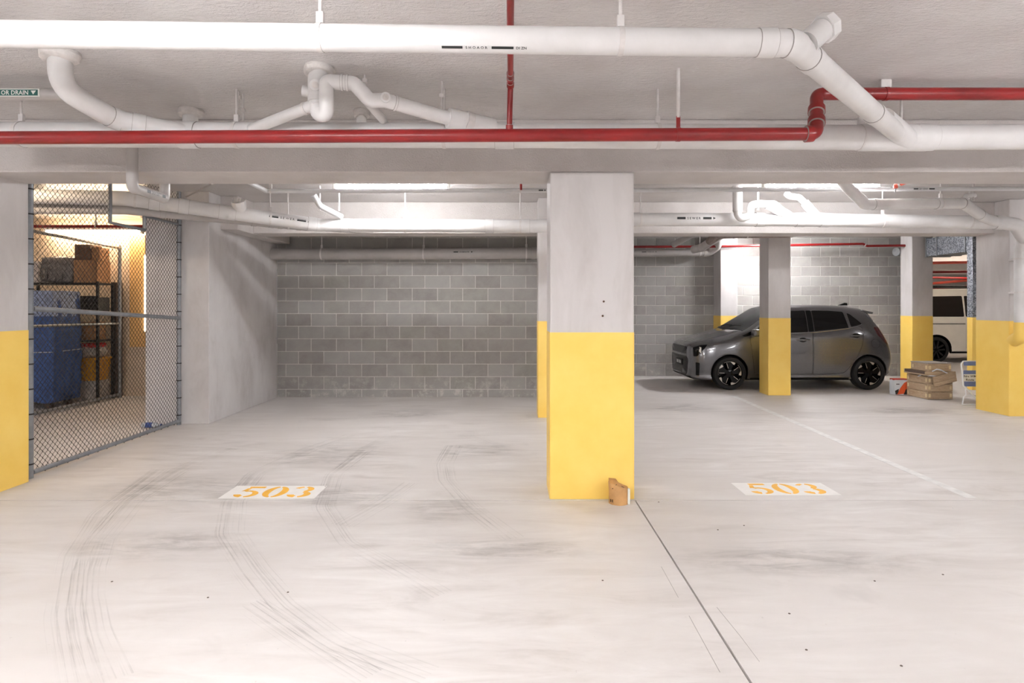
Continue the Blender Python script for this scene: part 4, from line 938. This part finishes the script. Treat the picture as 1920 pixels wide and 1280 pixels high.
def wheel(name, root, x, y, r, w, side, rim_r, style):
    t = bpy.data.objects.new(name, None); link(t, root); t.location = (x, y, r)
    M = Matrix.Rotation(PI / 2 * (1 if side < 0 else -1), 4, 'X')     # local z -> outwards
    h = w / 2
    MB().lathe([(rim_r, -h), (r - .02, -h), (r - .003, -h * .75), (r, -h * .4), (r, h * .4), (r - .003, h * .75), (r - .02, h), (rim_r + .012, h * 1.02), (rim_r, h * .9)], 40, M, True).build('tyre', 'rubber', t)
    MB().lathe([(rim_r, -h * .9), (rim_r, h * .92), (rim_r - .008, h * .94), (rim_r - .016, h * .6), (rim_r - .02, -h * .5), (0.001, -h * .3)], 40, M).build('barrel', 'gloss_black', t)
    MB().lathe([(.03, h * .2), (.065, h * .45), (.06, h * .72), (.028, h * .78), (.001, h * .78)], 20, M).build('hub', 'gloss_black', t)
    n = 5
    for k in range(n):
        a0 = 2 * PI * k / n + .3; R = M @ Matrix.Rotation(a0, 4, 'Z')
        if style == 'car':
            MB().prism([(.05, -.028), (rim_r - .005, -.075), (rim_r - .002, .06), (.05, .03)], lambda a, b, d: R @ Vector((a, b, d)), h * .35, h * .74).build('spoke', 'gloss_black', t)
            m = MB(); n2 = 7; q = []
            for i in range(n2 + 1): a = -.50 + 1.0 * i / n2; q.append(((rim_r - .004) * math.cos(a), (rim_r - .004) * math.sin(a)))
            for i in range(n2, -1, -1):
                a = -.50 + 1.0 * i / n2; dd = .014 + (.035 if i <= 1 else 0) + (.02 if i == 2 else 0); q.append(((rim_r - dd) * math.cos(a), (rim_r - dd) * math.sin(a)))
            m.prism(q, lambda a, b, d: R @ Vector((a, b, d)), h * .70, h * .80).build('rim_blade', 'rim_silver', t)
            MB().prism([(.085, .022), (rim_r - .04, .05), (rim_r - .04, .056), (.085, .03)], lambda a, b, d: R @ Vector((a, b, d)), h * .70, h * .77).build('spoke_edge', 'rim_silver', t)
        else:
            for s in (-1, 1): MB().prism([(.04, s * .006), (rim_r - .004, s * .045), (rim_r - .004, s * .085), (.04, s * .035)], lambda a, b, d: R @ Vector((a, b, d)), h * .4, h * .76).build('spoke', 'wire', t)
    return t
def side_cutter(polys, y0, y1):
    m = MB()
    for p in polys:
        m.prism(p, SIDE, -y1, -y0); m.prism(p, SIDE, y0, y1)
    return m
def make_hatchback():
    car = thing('hatchback_car', 'dark grey five door hatchback parked nose to the left of the narrow pillar', 'car', (3.082, 11.712, 0))
    low = lambda zb=.175, wb=.70, wl=.765, wm=.792, ws=.783, zs=.78: [(0, zb), (wb, zb), (wl, .255), (wm, .5), (ws, zs)]
    st = [
        (.00, [(0, .25), (.40, .25), (.47, .31), (.50, .45), (.49, .60), (.47, .68), (.40, .735), (.22, .755), (0, .76)]),
        (.05, [(0, .19), (.54, .19), (.61, .27), (.64, .45), (.63, .62), (.60, .71), (.49, .775), (.25, .80), (0, .805)]),
        (.20, [(0, .16), (.66, .16), (.715, .26), (.745, .45), (.735, .64), (.705, .75), (.56, .825), (.28, .86), (0, .867)]),
        (.42, [(0, .16), (.70, .16), (.752, .26), (.785, .46), (.778, .68), (.745, .80), (.60, .885), (.3, .925), (0, .932)]),
        (.67, low() [:4] + [(.788, .72), (.755, .855), (.62, .945), (.31, .985), (0, .99)]),
        (.84, low()[:4] + [(.786, .75), (.757, .895), (.645, .995), (.33, 1.03), (0, 1.035)]),
        (1.05, low()[:4] + [(.784, .77), (.758, .935), (.70, 1.055), (.38, 1.155), (0, 1.172)]),
        (1.30, low()[:4] + [(.783, .78), (.757, .955), (.655, 1.215), (.35, 1.302), (0, 1.322)]),
        (1.58, low() + [(.755, .97), (.60, 1.372), (.33, 1.432), (0, 1.447)]),
        (2.0, low() + [(.752, .985), (.585, 1.408), (.33, 1.468), (0, 1.482)]),
        (2.5, low() + [(.748, 1.01), (.575, 1.404), (.33, 1.465), (0, 1.478)]),
        (2.9, low() + [(.735, 1.05), (.565, 1.37), (.33, 1.437), (0, 1.45)]),
        (3.18, low(.20, .68, .755, .785, .772, .79) + [(.712, 1.03), (.56, 1.29), (.33, 1.372), (0, 1.388)]),
        (3.36, low(.24, .66, .735, .768, .745, .77) + [(.685, .93), (.57, 1.04), (.33, 1.085), (0, 1.095)]),
        (3.48, [(0, .30), (.60, .30), (.68, .36), (.715, .50), (.69, .68), (.64, .76), (.52, .82), (.3, .85), (0, .86)]),
        (3.56, [(0, .40), (.42, .40), (.54, .44), (.58, .52), (.55, .60), (.50, .64), (.4, .665), (.25, .675), (0, .68)])]
    Bm = loft(st, 5, 4)
    win = {'front_window': [(1.13, 1.005), (1.20, 1.09), (1.53, 1.325), (1.66, 1.352), (2.035, 1.366), (2.035, .998), (1.5, .978)],
           'rear_window': [(2.15, 1.008), (2.15, 1.366), (2.45, 1.362), (2.70, 1.342), (2.745, 1.07)],
           'quarter_window': [(2.785, 1.082), (2.765, 1.325), (2.82, 1.298), (2.985, 1.142), (2.975, 1.128)],
           'pillar_trim': [(2.045, 1.0), (2.045, 1.366), (2.14, 1.366), (2.14, 1.006)]}
    doors = [smooth_poly([(1.02, .955), (1.03, .80), (1.095, .275), (2.095, .262), (2.107, .985), (1.5, .965), (1.14, .985)], 3, .03),
             smooth_poly([(2.117, .99), (2.105, .262), (2.62, .278), (2.71, .36), (2.88, .60), (2.965, .80), (2.99, .95), (2.965, 1.11), (2.76, 1.06)], 3, .05)]
    win = {k: smooth_poly(v, 3, .018) for k, v in win.items()}
    hood = smooth_poly([(.10, -.46), (.045, -.2), (.04, .2), (.10, .46), (.45, .60), (.80, .60), (.76, .3), (.75, 0), (.76, -.3), (.80, -.60), (.45, -.60)], 3, .03)
    screen = smooth_poly([(.80, 0), (.83, .33), (.93, .60), (1.50, .50), (1.545, .25), (1.555, 0), (1.545, -.25), (1.50, -.50), (.93, -.60), (.83, -.33)], 3, .02)
    TOP = lambda a, b, d: (a, b, d)
    body = tmp(Bm, ['car_paint'])
    carve(body, [side_cutter([p], .50, 1.0) for p in list(win.values()) + doors], 'black_plastic')
    arches = MB()
    for x in (.67, 3.065):
        for s in (-1, 1): arches.prism([(x + .318 * math.cos(2 * PI * k / 32), .295 + .318 * math.sin(2 * PI * k / 32)) for k in range(32)], SIDE, s * .52, s * 1.0)
    ac = tmp(arches, ['black_plastic']); carve(body, [arches], 'black_plastic'); finish(body.data.copy(), 'body', car)
    inner = tmp(inflate(Bm, -.004), ['tint_glass']); full = tmp(Bm, ['car_paint']); outer = tmp(inflate(Bm, .0035), ['black_plastic'])
    def panel(name, src, polys, fn, d0, d1, mat, inset=0, mirror=True, extra=None):
        m = MB()
        for p in polys: m.prism(poly_off(p, inset) if inset else p, fn, d0, d1)
        c = tmp(m, [mat]); me = boolean(src, c, 'INTERSECT')
        if extra:
            o2 = link(bpy.data.objects.new('tmp', me)); me = boolean(o2, extra, 'DIFFERENCE'); bpy.data.objects.remove(o2)
        bpy.data.objects.remove(c)
        o = finish(me, name, car, mat)
        if mirror: mirrored(o)
        return o
    for k, p in win.items(): panel(k, inner, [p], SIDE, -1, -.45, 'tint_glass' if k != 'pillar_trim' else 'black_plastic')
    for p in doors: panel('door', full, [p], SIDE, -1, -.45, 'car_paint', .0045, True, ac)
    o = panel('bonnet', outer, [hood], TOP, .70, 1.1, 'car_paint', 0, False)
    FRONT = lambda a, b, d: (d, a, b)
    panel('grille_panel', outer, [smooth_poly([(-.50, .56), (.50, .56), (.56, .50), (.50, .26), (.40, .22), (-.40, .22), (-.50, .26), (-.56, .50)], 3, .03)], FRONT, -.1, .16, 'gloss_black', 0, False)
    panel('nose_panel', outer, [smooth_poly([(-.45, .60), (.45, .60), (.50, .72), (.40, .735), (-.40, .735), (-.50, .72)], 3, .03)], FRONT, -.1, .12, 'gloss_black', 0, False)
    panel('headlamp', outer, [smooth_poly([(.075, .57), (.125, .57), (.30, .775), (.20, .77), (.075, .72)], 3, .015)], SIDE, -1, -.45, 'gloss_black')
    panel('side_vent', outer, [smooth_poly([(.115, .24), (.165, .24), (.165, .46), (.105, .47)], 3, .012)], SIDE, -1, -.5, 'gloss_black')
    panel('tail_lamp', outer, [smooth_poly([(3.20, 1.075), (3.33, 1.085), (3.47, 1.0), (3.50, .77), (3.40, .79), (3.25, .95)], 3, .02)], SIDE, -1, -.45, 'tail_red')
    panel('corner_window', outer, [smooth_poly([(.895, .93), (.94, .915), (1.10, .955), (1.10, 1.03), (1.03, 1.00)], 3, .012)], SIDE, -1, -.45, 'gloss_black')
    panel('sill_trim', outer, [[(1.02, .165), (1.02, .215), (2.72, .215), (2.72, .165)]], SIDE, -1, -.55, 'black_plastic')
    panel('splitter', outer, [[(-.60, .17), (.60, .17), (.60, .215), (-.60, .215)]], FRONT, -.1, .25, 'black_plastic', 0, False)
    panel('tailgate_window', outer, [smooth_poly([(-.50, 1.0), (.50, 1.0), (.47, 1.33), (-.47, 1.33)], 3, .03)], FRONT, 3.1, 3.7, 'tint_glass', 0, False)
    # windscreen, headlamp inserts, plate, badge
    bv = BVHTree.FromPolygons(inflate(Bm, .004).v, Bm.f)
    def hit_side(u, z, s=-1):
        h = bv.ray_cast(Vector((u, s * 1.5, z)), Vector((0, -s, 0))); return h[0]
    def skin(name, mat, e, off):
        m = MB(); n, k = 14, 18; vs = []
        for i in range(n + 1):
            for j in range(k + 1):
                t = i / n; sy = -1 + 2 * j / k; u0 = .835 + .10 * sy * sy - e; u1 = 1.54 - .05 * sy * sy + e
                u = u0 + (u1 - u0) * t; w = (.655 - .125 * t) + e; h = bv.ray_cast(Vector((u, sy * w, 2)), Vector((0, 0, -1))); vs.append(h[0] + h[1] * off)
        m.add(vs, [(i * (k + 1) + j, i * (k + 1) + j + 1, (i + 1) * (k + 1) + j + 1, (i + 1) * (k + 1) + j) for i in range(n) for j in range(k)])
        return m.build(name, mat, car, True, 80)
    skin('windscreen_surround', 'black_plastic', .022, .0005); skin('windscreen', 'screen_glass_lightened', 0, .0025)
    def hit_front(y, z): return bv.ray_cast(Vector((-1, y, z)), Vector((1, 0, 0)))[0]
    for s in (-1, 1):
        q = [hit_side(u, z, s) + Vector((-.004, s * .003, 0)) for u, z in ((.16, .66), (.19, .63), (.20, .73), (.17, .74))]
        MB().add(q, [(0, 1, 2, 3)]).build('lamp_strip', 'rim_silver', car, False, fix=False)
        # door handles
        for u, z in ((1.93, .862), (2.855, .932)):
            p = hit_side(u, z, s); d = Vector((0, s, 0))
            MB().tube([p + d * .0 + Vector((-.10, 0, -.005)), p + d * .022 + Vector((-.07, 0, 0)), p + d * .026, p + d * .022 + Vector((.07, 0, .004)), p + Vector((.11, 0, .004))], lambda t: .011 + .004 * math.sin(PI * t), 10).build('handle', 'car_paint', car)
            MB().lathe([(.058, 0), (.052, .004), (.02, .006), (.001, .006)], 20, Matrix.Translation(p + d * -.003) @ Matrix.Rotation(PI / 2 * (1 if s < 0 else -1), 4, 'X') @ Matrix.Diagonal((1.15, .75, 1, 1))).build('handle_cup', 'black_plastic', car)
        # mirror
        p = Vector((1.085, s * .80, .985)); bm = lumpy((p.x - .07, min(p.y, p.y + s * .16), p.z - .06), (p.x + .06, max(p.y, p.y + s * .16), p.z + .065), .0, 2, 5, .55); m = MB(); m.frombm(bm); bm.free(); m.build('mirror', 'car_paint', car, True, 80)
        MB().bbox((1.05, min(s * .70, s * .82), .925), (1.13, max(s * .70, s * .82), .955), .01).build('mirror_arm', 'black_plastic', car)
        # fuel flap seam on the near side
        if s < 0:
            pts = [hit_side(3.19 + .078 * math.cos(2 * PI * k / 24), .80 + .078 * math.sin(2 * PI * k / 24), s) + Vector((0, .0025, 0)) for k in range(25)]
            MB().tube(pts, .0025, 5, False).build('fuel_flap_seam', 'black_plastic', car)
        # wing / bumper seams and window chrome
        pts = [hit_side(u, z, s) + Vector((0, -s * .0025, 0)) for u, z in ((.315, .76), (.34, .73), (.40, .66), (.42, .62))]; MB().tube(pts, .0022, 5, False).build('bumper_seam', 'black_plastic', car)
        pts = [hit_side(u, z, s) for u, z in ((1.30, .975), (1.72, .972), (2.03, .984), (2.18, .992), (2.5, 1.025), (2.74, 1.058), (2.9, 1.095), (2.985, 1.125))]; MB().tube(pts, .004, 6).build('window_moulding', 'chrome', car)
        # arch lips
        for x in (.67, 3.065):
            pts = []
            for k in range(25):
                a = math.radians(8 + 164 * k / 24); h = hit_side(x + .325 * math.cos(a), .295 + .325 * math.sin(a), s)
                if h: pts.append(h + Vector((0, -s * .002, 0)))
            if len(pts) > 2: MB().tube(pts, .008, 6).build('arch_lip', 'car_paint', car)
    f0 = hit_front(0, .44)
    MB().bbox((f0.x - .014, -.26, .385), (f0.x - .002, .11, .495), .004).build('number_plate', 'black_plastic', car)
    m = MB()
    for k, (y0, hh) in enumerate(((.06, .06), (.02, .05), (-.02, .06), (-.09, .055), (-.14, .06), (-.19, .05))): m.box((f0.x - .0155, y0, .41), (f0.x - .0145, y0 + .022, .41 + hh))
    m.build('plate_marks', 'print_white', car, False).__setitem__('kind', 'stuff')
    b0 = hit_front(0, .757)
    vs, fs = text_polys('KIA', .045); w = max(v.x for v in vs); m = MB(); nb = bv.ray_cast(Vector((.09, 0, 2)), Vector((0, 0, -1)))[0]
    def on_bonnet(y, u): 
        h = bv.ray_cast(Vector((u, y, 2)), Vector((0, 0, -1)))[0]; return h + Vector((0, 0, .004))
    m.add([on_bonnet(.055 - v.x * .11 / w, .12 - v.y * .9) for v in vs], fs); m.build('badge', 'chrome', car, False).__setitem__('kind', 'stuff')
    # wipers, aerial, spoiler
    for y in (.25, -.2): MB().tube([(.86, y, 1.075), (.90, y - .18, 1.105), (.93, y - .36, 1.10)], .008, 6).build('wiper', 'black_plastic', car)
    MB().prism([(2.93, 1.455), (3.10, 1.455), (3.095, 1.50), (3.05, 1.505)], SIDE, -.018, .018).build('aerial_fin', 'black_plastic', car)
    MB().add([(3.08, -.53, 1.38), (3.08, 0, 1.43), (3.08, .53, 1.38), (3.30, -.50, 1.335), (3.33, 0, 1.378), (3.30, .50, 1.335), (3.29, -.49, 1.305), (3.31, 0, 1.34), (3.29, .49, 1.305), (3.10, -.52, 1.32), (3.10, 0, 1.36), (3.10, .52, 1.32)],
        [(0, 1, 4, 3), (1, 2, 5, 4), (3, 4, 7, 6), (4, 5, 8, 7), (6, 7, 10, 9), (7, 8, 11, 10), (9, 10, 1, 0), (10, 11, 2, 1), (0, 3, 6, 9), (2, 11, 8, 5)]).build('spoiler', 'car_paint', car)
    for x in (.67, 3.065):
        for s in (-1, 1): wheel('wheel', car, x, s * .70, .287, .19, s, .212, 'car')
    MB().box((.4, -.6, .15), (3.3, .6, .25)).build('underbody', 'black_plastic', car, False)
    for o in (body, ac, inner, full, outer): bpy.data.objects.remove(o)
    return car
make_hatchback()

def make_van():
    van = thing('white_van', 'white van with dark windows parked beyond the crates and pillar', 'van', (9.85, 17.05, 0))
    sec = lambda w, zr, zb=.28: [(0, zb), (w * .9, zb), (w * .98, .36), (w, .62), (w * .995, .98), (w * .97, 1.12), (w * .86, zr - .12), (w * .70, zr - .02), (0, zr)]
    st = [(0, [(0, .45), (.7, .45), (.78, .5), (.82, .7), (.80, .95), (.78, 1.1), (.70, 1.62), (.58, 1.72), (0, 1.74)]), (.10, sec(.93, 1.85, .36)), (.4, sec(.955, 1.89)), (1.5, sec(.96, 1.9)), (3.0, sec(.96, 1.9)), (3.6, sec(.96, 1.86)), (4.0, sec(.955, 1.66)),
          (4.4, [(0, .28), (.86, .28), (.93, .36), (.95, .62), (.94, .9), (.92, 1.06), (.74, 1.24), (.6, 1.28), (0, 1.3)]), (4.9, [(0, .28), (.82, .28), (.88, .36), (.9, .6), (.88, .82), (.84, .92), (.68, .98), (.5, 1.0), (0, 1.01)]), (5.1, [(0, .34), (.6, .34), (.66, .4), (.68, .6), (.66, .74), (.62, .8), (.5, .84), (.3, .86), (0, .86)])]
    Bm = loft(st, 5, 4)
    rw, fw, cw = [(.30, 1.17), (.36, 1.68), (1.63, 1.70), (1.64, 1.17)], [(1.68, 1.17), (1.68, 1.70), (2.75, 1.70), (2.75, 1.17)], [(2.85, 1.17), (2.85, 1.70), (3.45, 1.66), (3.95, 1.22), (3.95, 1.17)]
    door = [(1.66, 1.13), (1.66, .38), (2.78, .38), (2.78, 1.13)]
    wins = [smooth_poly(p, 3, .03) for p in (rw, fw, cw)]; door = smooth_poly(door, 3, .03)
    arch = MB()
    for x in (.92, 4.12):
        for s in (-1, 1): arch.prism([(x + .39 * math.cos(2 * PI * k / 32), .33 + .39 * math.sin(2 * PI * k / 32)) for k in range(32)], SIDE, s * .6, s * 1.1)
    body = tmp(Bm, ['van_paint']); carve(body, [side_cutter([p], .6, 1.1) for p in wins + [door]] + [arch], 'black_plastic'); finish(body.data.copy(), 'body', van)
    inner = tmp(inflate(Bm, -.004), ['van_glass']); full = tmp(Bm, ['van_paint'])
    for nm, src, p, mt, ins in [('window', inner, w, 'van_glass', 0) for w in wins] + [('sliding_door', full, door, 'van_paint', .005)]:
        m = MB(); m.prism(poly_off(p, ins) if ins else p, SIDE, -1.1, -.55); k = tmp(m, [mt]); o = finish(boolean(src, k, 'INTERSECT'), nm, van, mt); mirrored(o); bpy.data.objects.remove(k)
    MB().bbox((.30, -.968, .985), (1.64, -.955, 1.0), .002).build('door_rail', 'black_plastic', van)
    MB().bbox((1.3, -.93, .24), (3.7, -.86, .30), .01).build('sill', 'black_plastic', van)
    for x in (.92, 4.12):
        for s in (-1, 1): wheel('wheel', van, x, s * .85, .33, .22, s, .24, 'van')
    for y in (-.62, .62): MB().tube([(.6, y, 1.90), (.7, y, 1.95), (2.9, y, 1.95), (3.0, y, 1.90)], .018, 8).build('roof_rail', 'black_plastic', van)
    for o in (body, inner, full): bpy.data.objects.remove(o)
make_van()
